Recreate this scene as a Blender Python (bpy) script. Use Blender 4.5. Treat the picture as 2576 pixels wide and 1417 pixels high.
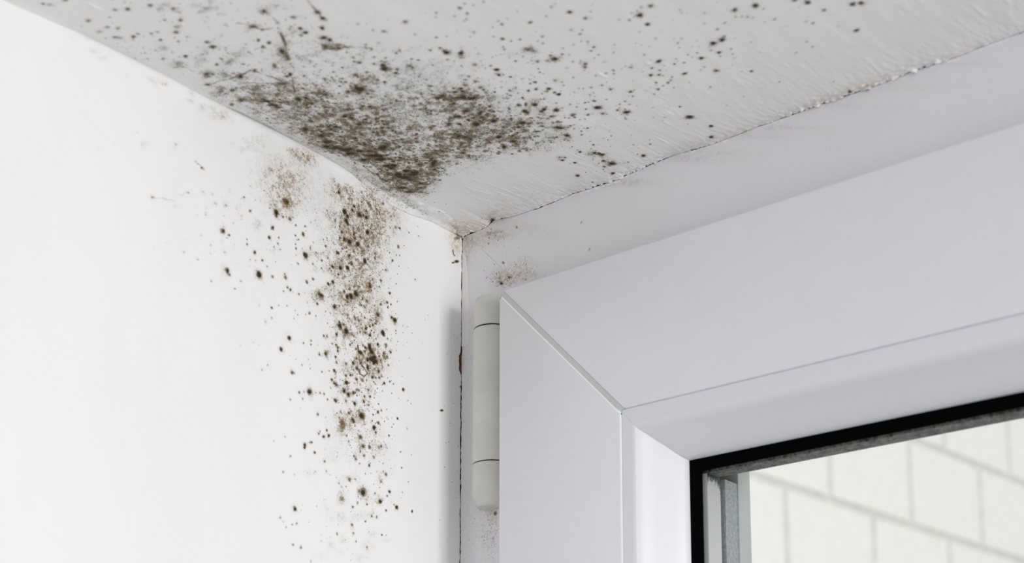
import bpy, math
import numpy as np
from mathutils import Matrix, Vector

for o in list(bpy.data.objects): bpy.data.objects.remove(o)
scn = bpy.context.scene
MM = 0.001

# ------------------------------------------------------------------ camera
# room axes: +x along the window to the right, +y out through the window, +z up; origin = upper left corner of the niche
YAW, PITCH, ROLL, FPX, PY, PX = 0.683077815, 0.163480885, 0.000729448, 3621.34108, 1586.62472, 1288.0
F = np.array([-math.sin(YAW)*math.cos(PITCH), math.cos(YAW)*math.cos(PITCH), math.sin(PITCH)])
_R = np.array([math.cos(YAW), math.sin(YAW), 0.0]); _U = np.cross(_R, F)
R = _R*math.cos(ROLL) + _U*math.sin(ROLL); U = -_R*math.sin(ROLL) + _U*math.cos(ROLL)
CAM = np.array([435.197, -496.293, -302.080])          # mm
cam = bpy.data.cameras.new('camera'); co = bpy.data.objects.new('camera', cam)
scn.collection.objects.link(co); scn.camera = co
M = Matrix(((R[0], U[0], -F[0], CAM[0]*MM), (R[1], U[1], -F[1], CAM[1]*MM), (R[2], U[2], -F[2], CAM[2]*MM), (0, 0, 0, 1)))
co.matrix_world = M
cam.sensor_fit = 'HORIZONTAL'; cam.sensor_width = 36
cam.lens = FPX/2576*36
cam.shift_y = (PY - 1417/2)/2576
cam.clip_start = 0.01; cam.clip_end = 50
cam.dof.use_dof = True; cam.dof.focus_distance = 0.665; cam.dof.aperture_fstop = 10.5

# ------------------------------------------------------------------ world, lights, exposure
w = bpy.data.worlds.new('daylight'); scn.world = w; w.use_nodes = True
nt = w.node_tree; nt.nodes.clear()
wo = nt.nodes.new('ShaderNodeOutputWorld'); bg = nt.nodes.new('ShaderNodeBackground')
tc = nt.nodes.new('ShaderNodeTexCoord'); sep = nt.nodes.new('ShaderNodeSeparateXYZ')
ramp = nt.nodes.new('ShaderNodeValToRGB'); mr = nt.nodes.new('ShaderNodeMapRange')
nt.links.new(tc.outputs['Generated'], sep.inputs[0]); nt.links.new(sep.outputs['Z'], mr.inputs[0])
mr.inputs[1].default_value = -1; mr.inputs[2].default_value = 1
nt.links.new(mr.outputs[0], ramp.inputs[0])
ramp.color_ramp.elements[0].position = 0.12; ramp.color_ramp.elements[0].color = (0.50, 0.50, 0.50, 1)
ramp.color_ramp.elements[1].position = 0.60; ramp.color_ramp.elements[1].color = (1.0, 1.01, 1.04, 1)
nt.links.new(ramp.outputs[0], bg.inputs[0]); bg.inputs[1].default_value = 0.79
nt.links.new(bg.outputs[0], wo.inputs[0])

def area_light(name, loc, target, size, size_y, power, col):
    l = bpy.data.lights.new(name, 'AREA'); l.shape = 'RECTANGLE'; l.size = size; l.size_y = size_y
    l.energy = power; l.color = col
    o = bpy.data.objects.new(name, l); scn.collection.objects.link(o)
    o.location = Vector(loc)*MM
    d = (Vector(target) - Vector(loc)); o.rotation_euler = d.to_track_quat('-Z', 'Y').to_euler()
    return o
area_light('room_window_light', (1500, -235, -165), (0, -60, -90), 0.34, 0.30, 8.0, (1, 0.99, 0.985))

scn.view_settings.view_transform = 'Standard'; scn.view_settings.look = 'None'
scn.view_settings.exposure = 0.33; scn.view_settings.gamma = 1.0; scn.view_settings.use_curve_mapping = False

# ------------------------------------------------------------------ helpers
def ray(x, y): return F + R*((x-PX)/FPX) - U*((y-PY)/FPX)
def hit(x, y, ax, val):
    d = ray(x, y); t = (val-CAM[ax])/d[ax]; return CAM + d*t

def vnoise(x, y, seed, cell):
    """smooth value noise, -1..1"""
    x = np.asarray(x)/cell; y = np.asarray(y)/cell
    xi = np.floor(x).astype(np.int64); yi = np.floor(y).astype(np.int64)
    fx = x-xi; fy = y-yi; fx = fx*fx*(3-2*fx); fy = fy*fy*(3-2*fy)
    def h(a, b):
        n = (a*374761393 + b*668265263 + seed*1442695041) & 0x7fffffff
        n = ((n ^ (n >> 13))*1274126177) & 0x7fffffff
        n = (n ^ (n >> 16)) & 0xffff
        return n/32767.5 - 1
    return (h(xi, yi)*(1-fx)+h(xi+1, yi)*fx)*(1-fy) + (h(xi, yi+1)*(1-fx)+h(xi+1, yi+1)*fx)*fy
def fbm(x, y, seed, cell, n=4):
    s = 0; a = 1; t = 0
    for i in range(n):
        s = s + a*vnoise(x, y, seed+i, cell/2**i); t += a; a *= .55
    return s/t
def sstep(a, b, x):
    t = np.clip((x-a)/(b-a), 0, 1); return t*t*(3-2*t)

def link(name, me, parent=None, mats=()):
    o = bpy.data.objects.new(name, me); scn.collection.objects.link(o)
    for m in mats: me.materials.append(m)
    if parent is not None: o.parent = parent
    return o
def tag(o, label=None, cat=None, kind=None, group=None):
    if label: o['label'] = label
    if cat: o['category'] = cat
    if kind: o['kind'] = kind
    if group: o['group'] = group
    return o
def mesh_from(name, V, Fc, mi=None, smooth=True, sharp=30):
    me = bpy.data.meshes.new(name)
    me.from_pydata([tuple(float(c)*MM for c in v) for v in V], [], Fc)
    if mi is not None: me.polygons.foreach_set('material_index', mi)
    me.update()
    if smooth:
        me.polygons.foreach_set('use_smooth', [True]*len(Fc))
        me.set_sharp_from_angle(angle=math.radians(sharp))
    return me
def grid_mesh(name, P, extraV=(), extraF=(), extraM=None):
    """P: (n,m,3) array of mm positions -> quads; extra faces use local indices offset after the grid"""
    n, m = P.shape[:2]
    idx = np.arange(n*m).reshape(n, m)
    q = np.stack([idx[:-1, :-1], idx[1:, :-1], idx[1:, 1:], idx[:-1, 1:]], -1).reshape(-1, 4)
    nv0 = n*m
    ev = np.array(extraV, float).reshape(-1, 3)
    ef = np.array(extraF, np.int64).reshape(-1, 4) + nv0
    V = np.concatenate([P.reshape(-1, 3), ev])*MM
    Q = np.concatenate([q, ef]).astype(np.int32)
    me = bpy.data.meshes.new(name)
    me.vertices.add(len(V)); me.vertices.foreach_set('co', V.astype(np.float32).ravel())
    me.loops.add(Q.size); me.loops.foreach_set('vertex_index', Q.ravel())
    me.polygons.add(len(Q)); me.polygons.foreach_set('loop_start', np.arange(0, Q.size, 4, dtype=np.int32))
    me.polygons.foreach_set('loop_total', np.full(len(Q), 4, dtype=np.int32))
    sm = np.ones(len(Q), bool); sm[len(q):] = False
    me.polygons.foreach_set('use_smooth', sm)
    if extraM is not None:
        mi = np.zeros(len(Q), np.int32); mi[len(q):] = extraM
        me.polygons.foreach_set('material_index', mi)
    me.update(calc_edges=True); me.validate()
    return me
def set_attr(me, name, arr):
    a = me.attributes.new(name, 'FLOAT', 'POINT')
    full = np.zeros(len(me.vertices), np.float32); full[:arr.size] = arr.ravel()
    a.data.foreach_set('value', full)

# ------------------------------------------------------------------ materials
def nodes(name):
    m = bpy.data.materials.new(name); m.use_nodes = True
    return m, m.node_tree, m.node_tree.nodes['Principled BSDF']
def L(t, a, b): t.links.new(a, b)
def noise(t, vec, scale, detail=3, rough=.55):
    n = t.nodes.new('ShaderNodeTexNoise'); n.inputs['Scale'].default_value = scale
    n.inputs['Detail'].default_value = detail; n.inputs['Roughness'].default_value = rough
    L(t, vec, n.inputs['Vector']); return n.outputs[0]
def math_(t, op, a, b=None, c=None, clamp=False):
    n = t.nodes.new('ShaderNodeMath'); n.operation = op; n.use_clamp = clamp
    for i, v in enumerate((a, b, c)):
        if v is None: continue
        if isinstance(v, (int, float)): n.inputs[i].default_value = v
        else: L(t, v, n.inputs[i])
    return n.outputs[0]
def maprange(t, v, a, b, c=0, d=1, smooth=True):
    n = t.nodes.new('ShaderNodeMapRange'); n.interpolation_type = 'SMOOTHSTEP' if smooth else 'LINEAR'
    for i, q in enumerate((v, a, b, c, d)):
        if isinstance(q, (int, float)): n.inputs[i].default_value = q
        else: L(t, q, n.inputs[i])
    return n.outputs[0]
def mix(t, fac, a, b):
    n = t.nodes.new('ShaderNodeMix'); n.data_type = 'RGBA'
    for s, q in ((0, fac), (6, a), (7, b)):
        if isinstance(q, (int, float)): n.inputs[s].default_value = q
        elif isinstance(q, tuple): n.inputs[s].default_value = (*q, 1)
        else: L(t, q, n.inputs[s])
    return n.outputs[2]
def attr(t, name):
    n = t.nodes.new('ShaderNodeAttribute'); n.attribute_name = name; return n.outputs['Fac']
def objcoord(t, scale=(1, 1, 1)):
    tc = t.nodes.new('ShaderNodeTexCoord'); mp = t.nodes.new('ShaderNodeMapping')
    mp.inputs['Scale'].default_value = scale
    L(t, tc.outputs['Object'], mp.inputs[0]); return mp.outputs[0]

def plaster(name, base, rough=.6, bump=.25, streak=(1, 1, 1), haze_col=(.30, .235, .125), tint=.5, spec=.3, fine=1.0, covk=1.0):
    m, t, p = nodes(name)
    v = objcoord(t); vs = objcoord(t, streak)
    hz = attr(t, 'haze'); cr = attr(t, 'core'); wm = attr(t, 'warm')
    n1 = noise(t, v, 2300*fine, 2, .6)
    n2 = noise(t, v, 520*fine, 3, .62)           # ~2 mm clots
    n3 = noise(t, vs, 25, 3, .5)
    def specks(scale, cov, rad):
        """crisp specks: one per cell, present where the cell's random number is below the coverage"""
        vo = t.nodes.new('ShaderNodeTexVoronoi'); vo.inputs['Scale'].default_value = scale
        vv = t.nodes.new('ShaderNodeVectorMath'); vv.operation = 'ADD'; L(t, v, vv.inputs[0])
        nz = t.nodes.new('ShaderNodeTexNoise'); nz.inputs['Scale'].default_value = scale*.8; nz.inputs['Detail'].default_value = 1
        L(t, v, nz.inputs['Vector']); sc = t.nodes.new('ShaderNodeVectorMath'); sc.operation = 'SCALE'; sc.inputs[3].default_value = .9/scale
        L(t, nz.outputs['Color'], sc.inputs[0]); L(t, sc.outputs[0], vv.inputs[1]); L(t, vv.outputs[0], vo.inputs['Vector'])
        sp_ = t.nodes.new('ShaderNodeSeparateColor'); L(t, vo.outputs['Color'], sp_.inputs[0])
        on = maprange(t, math_(t, 'SUBTRACT', cov, sp_.outputs[0]), -.04, .10)
        dd = math_(t, 'ADD', vo.outputs['Distance'], math_(t, 'MULTIPLY', sp_.outputs[1], .22))
        return math_(t, 'MULTIPLY', on, maprange(t, dd, rad, rad-.30)), sp_.outputs[2]
    # slight unevenness of the paint
    col = mix(t, maprange(t, n3, .35, .65), tuple(c*.975 for c in base), base)
    # faint warm staining
    wf = math_(t, 'MULTIPLY', wm, maprange(t, n2, .36, .64, .25, 1.15), clamp=True)
    col = mix(t, wf, col, (.43, .30, .175))
    # soft olive-brown haze, patchy
    hh = math_(t, 'MULTIPLY', hz, maprange(t, n2, .30, .70, .45, 1.25), clamp=True)
    col = mix(t, math_(t, 'MULTIPLY', hh, tint, clamp=True), col, haze_col)
    # stipple at two sizes, coverage follows the haze
    cov = math_(t, 'MULTIPLY', math_(t, 'POWER', hz, 1.15), maprange(t, n2, .33, .67, .12, 1.55))
    sA, rA = specks(3000*fine, math_(t, 'MULTIPLY', cov, .95*covk), .74)
    sB, rB = specks(1400*fine, math_(t, 'MULTIPLY', cov, .60*covk), .62)
    cA = mix(t, rA, (.045, .033, .011), (.19, .13, .048))
    col = mix(t, math_(t, 'MULTIPLY', sA, .80), col, cA)
    col = mix(t, math_(t, 'MULTIPLY', sB, .72), col, mix(t, rB, (.032, .024, .009), (.13, .092, .034)))
    # dark colonies with ragged edge
    col = mix(t, maprange(t, cr, .005, .22, 0, .62), col, (.19, .125, .048))
    c2 = math_(t, 'ADD', cr, math_(t, 'MULTIPLY', math_(t, 'SUBTRACT', n1, .5), .9))
    c2 = math_(t, 'MULTIPLY', maprange(t, c2, .10, .64), maprange(t, cr, .03, .16))
    col = mix(t, c2, col, (.021, .0155, .006))
    L(t, col, p.inputs['Base Color'])
    p.inputs['Roughness'].default_value = rough; p.inputs['Specular IOR Level'].default_value = spec
    b = t.nodes.new('ShaderNodeBump'); b.inputs['Strength'].default_value = bump; b.inputs['Distance'].default_value = .001
    nb = math_(t, 'ADD', math_(t, 'MULTIPLY', noise(t, vs, 110, 4, .6), 1.0), math_(t, 'MULTIPLY', noise(t, v, 900, 2, .5), .12))
    L(t, nb, b.inputs['Height']); L(t, b.outputs[0], p.inputs['Normal'])
    return m
def plain(name, col, rough=.4, spec=.5, metal=0, bump=0, bscale=400, var=0):
    m, t, p = nodes(name); v = objcoord(t)
    if var:
        n = noise(t, v, 60, 4, .6)
        c = mix(t, maprange(t, n, .3, .7), tuple(q*(1-var) for q in col), col); L(t, c, p.inputs['Base Color'])
    else: p.inputs['Base Color'].default_value = (*col, 1)
    p.inputs['Roughness'].default_value = rough; p.inputs['Specular IOR Level'].default_value = spec; p.inputs['Metallic'].default_value = metal
    if bump:
        b = t.nodes.new('ShaderNodeBump'); b.inputs['Strength'].default_value = bump; b.inputs['Distance'].default_value = .0004
        L(t, noise(t, v, bscale, 3, .6), b.inputs['Height']); L(t, b.outputs[0], p.inputs['Normal'])
    return m
MAT_WALL = plaster('white_wall_paint', (.806, .804, .803), .62, .14, (1, 1, .35), haze_col=(.32, .215, .095), tint=.90, fine=1.15, covk=1.3)
MAT_CEIL = plaster('white_ceiling_paint', (.865, .858, .85), .55, .28, (1, .35, 1), haze_col=(.150, .126, .062), tint=.95, fine=.82, covk=1.7)
MAT_FRAME = plaster('window_frame_plastic', (.74, .748, .775), .38, .03, haze_col=(.40, .28, .18), tint=.4, spec=.45)
MAT_SASH = plain('sash_plastic', (.735, .745, .782), .32, .5, bump=.02, bscale=250, var=.015)
MAT_BEAD = plain('bead_plastic', (.70, .712, .74), .30, .5)
MAT_WELD = plain('weld_plastic', (.70, .695, .68), .5, .3, bump=.1, bscale=500, var=.05)
MAT_LINE = plain('joint_grey', (.36, .35, .36), .8, .1)
MAT_CRACK_SHADE = plain('crack_shade', (.045, .026, .018), .95, .05, bump=.4, bscale=1500)  # near-black brown that paints the shade inside the open cracks
MAT_CHIP = plain('chipped_brown_plaster', (.26, .14, .075), .95, .05, bump=1.0, bscale=900, var=.6)
MAT_RUBBER = plain('black_rubber', (.0012, .0012, .0014), .9, .03)
MAT_HINGE = plain('hinge_plastic', (.66, .65, .615), .42, .4, bump=.08, bscale=300, var=.08)
MAT_GAP = plain('hinge_gap', (.02, .017, .014), .9, .05)

# ------------------------------------------------------------------ traced edges of the plaster (mm)
LOW = [(-450, 1.0), (-247.7, 1.7), (-233.1, 2.6), (-219.5, 3.9), (-209.5, 4.5), (-189.2, 4.9), (-174.6, 4.9), (-160.9, 4.4), (-148.7, 4.6), (-140.4, 5.5), (-126.4, 6.0), (-113.5, 5.9), (-103.0, 5.6), (-89.3, 5.4), (-83.5, 5.2), (-75.9, 4.4), (-71.1, 2.6), (-50.0, -1.8), (-36.7, -1.4), (-22.7, 0.3), (-7.0, 0.2), (0, 0.3)]
UPP = [(-450, 1.4), (-247.7, 1.9), (-219.5, 3.9), (-174.6, 4.8), (-142.8, 4.3), (-116.2, 5.0), (-92.2, 5.2), (-79.4, 4.6), (-71.0, 3.4), (-60.3, 2.0), (-46.1, 1.2), (-33.4, 1.0), (-18.2, 1.4), (-8.7, 1.2), (-3.4, .5), (0, .3)]
CRK = [(0, 0.4), (12.7, 1.0), (17, 1.6), (19.4, 3.7), (24.8, 2.5), (34.0, 1.5), (48.3, 1.2), (67.9, 2.2), (89.0, 1.0), (101.9, 2.0), (122.7, 3.2), (140.6, 1.6), (161.8, 2.0), (190.9, 1.8), (211.6, 1.2), (231.5, 1.7), (247.3, 1.0), (262.7, 1.6), (274.0, 1.4), (640, 1.5)]
def interp(tab, x): a = np.array(tab); return np.interp(x, a[:, 0], a[:, 1])
def zlow(y): return interp(LOW, y)
def Hc(x, y):
    """height of the ceiling plaster"""
    x = np.asarray(x, float); y = np.asarray(y, float)
    base = 1.5
    h = base + (interp(UPP, y)-base)*np.exp(-np.maximum(x-3, 0)/28.)
    wy = np.exp(np.minimum(y, 0)/7.)
    h = h*(1-wy) + interp(CRK, x)*wy
    k = sstep(0, 3.0, x)
    return zlow(y)*(1-k) + h*k
def on_ceiling(px, py):
    z = 1.5
    for _ in range(6):
        q = hit(px, py, 2, z); z = float(Hc(max(q[0], 0), min(q[1], 0)))
    return q[:2]
def on_wall(px, py): return hit(px, py, 0, 0.)[1:]
def on_frame(px, py): return hit(px, py, 1, 0.)[[0, 2]]

# ------------------------------------------------------------------ mould: stamped into point attributes of the plaster
class Field:
    def __init__(s, A, B, conv):
        s.A = A; s.B = B; s.conv = conv          # (n,m) coords of the vertices
        s.a = A[:, 0]; s.b = B[0]
        s.haze = np.zeros(A.shape); s.core = np.zeros(A.shape); s.warm = np.zeros(A.shape)
    def _win(s, p, ra, rb):
        i0, i1 = np.searchsorted(s.a, [p[0]-ra, p[0]+ra]); j0, j1 = np.searchsorted(s.b, [p[1]-rb, p[1]+rb])
        return slice(i0, i1), slice(j0, j1)
    def ell(s, f, px, py, sx, sy, amp, ang=0, pw=2.0):
        p = s.conv(px, py); e = 3.
        c, q = math.cos(ang), math.sin(ang)
        u = (s.conv(px+c*e, py+q*e)-p)/e*sx; v = (s.conv(px-q*e, py+c*e)-p)/e*sy
        Mx = np.array([u, v]).T
        if abs(np.linalg.det(Mx)) < 1e-9: return
        inv = np.linalg.inv(Mx)
        ra = 2.6*(abs(u[0])+abs(v[0])); rb = 2.6*(abs(u[1])+abs(v[1]))
        I, J = s._win(p, ra, rb)
        da = s.A[I, J]-p[0]; db = s.B[I, J]-p[1]
        if da.size == 0: return
        r2 = (inv[0, 0]*da+inv[0, 1]*db)**2 + (inv[1, 0]*da+inv[1, 1]*db)**2
        g = amp*np.exp(-.5*r2**(pw/2))
        F_ = getattr(s, f); F_[I, J] = 1-(1-F_[I, J])*(1-np.clip(g, 0, .995))
    def dot(s, p, r, core, haze):
        """spot of radius r mm at plane point p, slightly irregular"""
        R3 = r*3.2; I, J = s._win(p, R3, R3)
        da = s.A[I, J]-p[0]; db = s.B[I, J]-p[1]
        if da.size == 0: return
        d = np.hypot(da, db)*(1+.28*vnoise(s.A[I, J]+p[0]*7, s.B[I, J], 5, max(r*1.1, .5)))
        if core > 0:
            g = core*np.exp(-.5*(d/(r*.62))**2); s.core[I, J] = 1-(1-s.core[I, J])*(1-np.clip(g, 0, .995))
        if haze > 0:
            g = haze*np.exp(-.5*(d/(r*1.25))**2); s.haze[I, J] = 1-(1-s.haze[I, J])*(1-np.clip(g, 0, .995))
    def thread(s, f, pts, wpx, amp, seed=1, step=1.6):
        pts = np.array(pts, float)
        for k in range(len(pts)-1):
            n = max(2, int(np.hypot(*(pts[k+1]-pts[k]))/step))
            for i in range(n):
                q = pts[k]+(pts[k+1]-pts[k])*i/n
                q = q + np.array([0, 1.6*vnoise(q[0], q[1], seed+9, 9)])
                a = amp*(.55+.45*vnoise(q[0], q[1], seed, 14))
                p = s.conv(*q); r = wpx*.16
                I, J = s._win(p, 3*r+.3, 3*r+.3)
                d2 = (s.A[I, J]-p[0])**2+(s.B[I, J]-p[1])**2
                F_ = getattr(s, f); F_[I, J] = np.maximum(F_[I, J], a*np.exp(-.5*d2/r**2))

def tiles(f, T, kc=1., kh=.5):
    for (ox, oy, sc, lst) in T:
        for q in lst:
            x, y, r = q[:3]; a = q[3] if len(q) > 3 else .8; h = q[4] if len(q) > 4 else a*kh
            p = f.conv(ox+x/sc, oy+y/sc); f.dot(p, r/sc*f.mmpx*(.94+.16*a), min(1., a*kc*1.08), h)
def scatter(f, n, blobs, seed, rmin, rmax, keep=None, amp=(.3, .9)):
    rng = np.random.RandomState(seed); wts = np.array([b[4] for b in blobs]); wts = wts/wts.sum()
    k = 0
    while k < n:
        b = blobs[rng.choice(len(blobs), p=wts)]
        x = b[0]+rng.randn()*b[2]; y = b[1]+rng.randn()*b[3]
        if keep is not None and not keep(x, y): continue
        k += 1
        r = rmin*(rmax/rmin)**(rng.rand()**2.2); a = amp[0]+(amp[1]-amp[0])*rng.rand()
        f.dot(f.conv(x, y), r, a, a*.35)

def ceil_ok(x, y):
    # the wiped strip along the window stays clean
    bx = [800, 960, 1060, 1120, 1210, 1300, 1400, 1500, 1560, 2576]; by = [395, 462, 492, 448, 402, 388, 392, 440, 420, 60]
    lim = np.interp(x, bx, by)
    lx = [0, 240, 500, 665, 769, 850, 914, 960, 1040]; ly = [-10, 96, 228, 303, 360, 396, 416, 455, 490]
    return y < lim and y < np.interp(x, lx, ly)

def paint_ceiling(f):
    f.mmpx = .155
    E = f.ell
    # main colony
    for (x, y, sx, sy, a) in [(800, 300, 100, 40, .26), (900, 330, 110, 40, .30), (1000, 370, 90, 50, .34), (1130, 350, 90, 45, .30), (1250, 335, 80, 32, .30), (1160, 270, 90, 30, .20), (700, 245, 80, 30, .24), (620, 235, 70, 24, .16), (980, 250, 160, 40, .13), (760, 150, 110, 50, .10), (1040, 180, 120, 50, .08), (900, 290, 60, 26, .18)]: E('haze', x, y, sx, sy, a)
    for (x, y, sx, sy, a) in [
        (768, 238, 36, 14, .62), (755, 252, 22, 9, .45), (700, 262, 46, 13, .36), (720, 290, 40, 14, .30), (770, 312, 34, 13, .42), (800, 326, 38, 12, .50),
        (815, 345, 36, 12, .55), (850, 362, 34, 11, .80), (885, 376, 34, 10, .85), (905, 362, 34, 13, .45), (925, 388, 30, 8, .72), (960, 396, 28, 8, .80), (985, 400, 22, 8, .6),
        (960, 368, 34, 16, .34), (1000, 375, 36, 14, .42), (1010, 408, 34, 11, .50), (1000, 420, 30, 10, .45), (1010, 440, 36, 12, .78), (1040, 432, 26, 10, .66), (1048, 446, 26, 11, .66),
        (1005, 462, 30, 9, .62), (1040, 470, 28, 10, .66), (1055, 482, 22, 7, .50), (1070, 458, 22, 12, .46), (1090, 418, 18, 14, .66), (1092, 405, 16, 12, .5), (1060, 400, 36, 12, .38),
        (1120, 366, 34, 12, .42), (1150, 344, 24, 14, .62), (1165, 382, 24, 9, .52), (1190, 395, 20, 8, .38), (1180, 340, 34, 16, .30), (1110, 385, 36, 9, .36),
        (1150, 246, 40, 8, .72), (1190, 247, 18, 6, .74), (1100, 244, 14, 5, .48), (1150, 234, 34, 10, .36), (1165, 262, 44, 12, .30), (1160, 275, 30, 10, .22),
        (1210, 305, 44, 13, .20), (1300, 312, 26, 7, .52), (1312, 313, 14, 5, .40), (1305, 322, 14, 5, .45), (1260, 345, 26, 8, .34), (1290, 356, 14, 6, .48), (1250, 330, 40, 14, .22), (1300, 345, 55, 16, .20), (1375, 350, 40, 14, .18),
        (1262, 352, 24, 7, .42), (1345, 262, 9, 10, .42), (1322, 282, 18, 7, .30), (1400, 322, 14, 4.5, .62), (1412, 324, 8, 4, .5), (1518, 288, 8, 4, .34), (1576, 284, 8, 4, .55),
        (880, 330, 60, 18, .22), (940, 330, 55, 20, .18), (870, 292, 16, 9, .42), (935, 272, 18, 10, .40), (945, 290, 24, 12, .24), (980, 255, 12, 8, .30), (1045, 252, 40, 18, .13),
        (830, 282, 40, 13, .20), (700, 240, 40, 14, .20), (650, 232, 24, 10, .34), (625, 222, 18, 9, .30), (640, 254, 16, 6, .42), (660, 275, 18, 6, .28), (610, 228, 20, 10, .34), (555, 230, 13, 9, .48),
        (565, 186, 12, 9, .40), (558, 190, 10, 8, .3), (520, 187, 10, 7, .42), (522, 192, 6, 4, .5), (525, 213, 8, 3.5, .55), (607, 252, 11, 6, .52), (600, 142, 14, 8, .42), (575, 150, 14, 7, .32), (572, 157, 5, 3, .5), (510, 150, 14, 7, .28), (500, 145, 9, 6, .15),
        (443, 161, 11, 7, .48), (455, 167, 12, 5, .2), (410, 120, 10, 6, .30), (512, 128, 10, 6, .22), (612, 120, 7, 5, .25), (496, 165, 6, 4, .2),
        (832, 118, 9, 7, .55), (855, 116, 14, 5, .36), (800, 150, 60, 16, .10), (720, 120, 16, 26, .30), (712, 130, 8, 6, .6), (663, 28, 8, 6, .52), (690, 20, 30, 8, .12), (740, 44, 14, 4, .32), (690, 12, 12, 8, .15),
        (405, 12, 12, 5, .18), (405, 25, 7, 5, .25), (495, 14, 12, 5, .30), (521, 20, 8, 4, .45), (537, 22, 8, 4, .3), (510, 30, 10, 3, .36), (558, 36, 9, 3, .28), (445, 24, 9, 4, .36), (421, 10, 5, 4, .3), (635, 68, 8, 4, .50), (446, 67, 8, 4, .36), (532, 2, 7, 6, .3),
        (1030, 162, 11, 6, .42), (1030, 170, 14, 8, .2), (1090, 170, 14, 9, .20), (928, 198, 14, 7, .46), (906, 222, 12, 6, .3), (880, 195, 60, 14, .08), (1000, 200, 70, 26, .08), (920, 136, 14, 6, .14), (1018, 53, 6, 4, .3), (967, 79, 8, 4, .3),
        (1332, 126, 13, 6, .52), (1345, 130, 9, 4, .3), (1280, 140, 14, 5, .22), (1398, 149, 10, 5, .48), (1472, 163, 6, 6, .42), (1470, 168, 5, 4, .3), (1290, 226, 10, 4, .3), (1354, 154, 5, 3, .35), (1378, 155, 6, 4, .3),
        (1497, 388, 14, 4, .60), (1515, 390, 8, 3.5, .72), (1535, 410, 10, 4, .74), (1525, 406, 10, 5, .42), (1520, 412, 14, 4, .3), (1412, 398, 9, 4, .36), (860, 425, 40, 6, .12), (760, 378, 60, 8, .12),
        (1390, 346, 12, 5, .3), (1355, 376, 20, 6, .18), (1430, 350, 8, 4, .3)]:
        if y > 405 and x < 900: continue
        E('haze', x, y, sx, sy, a*.92)
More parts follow.
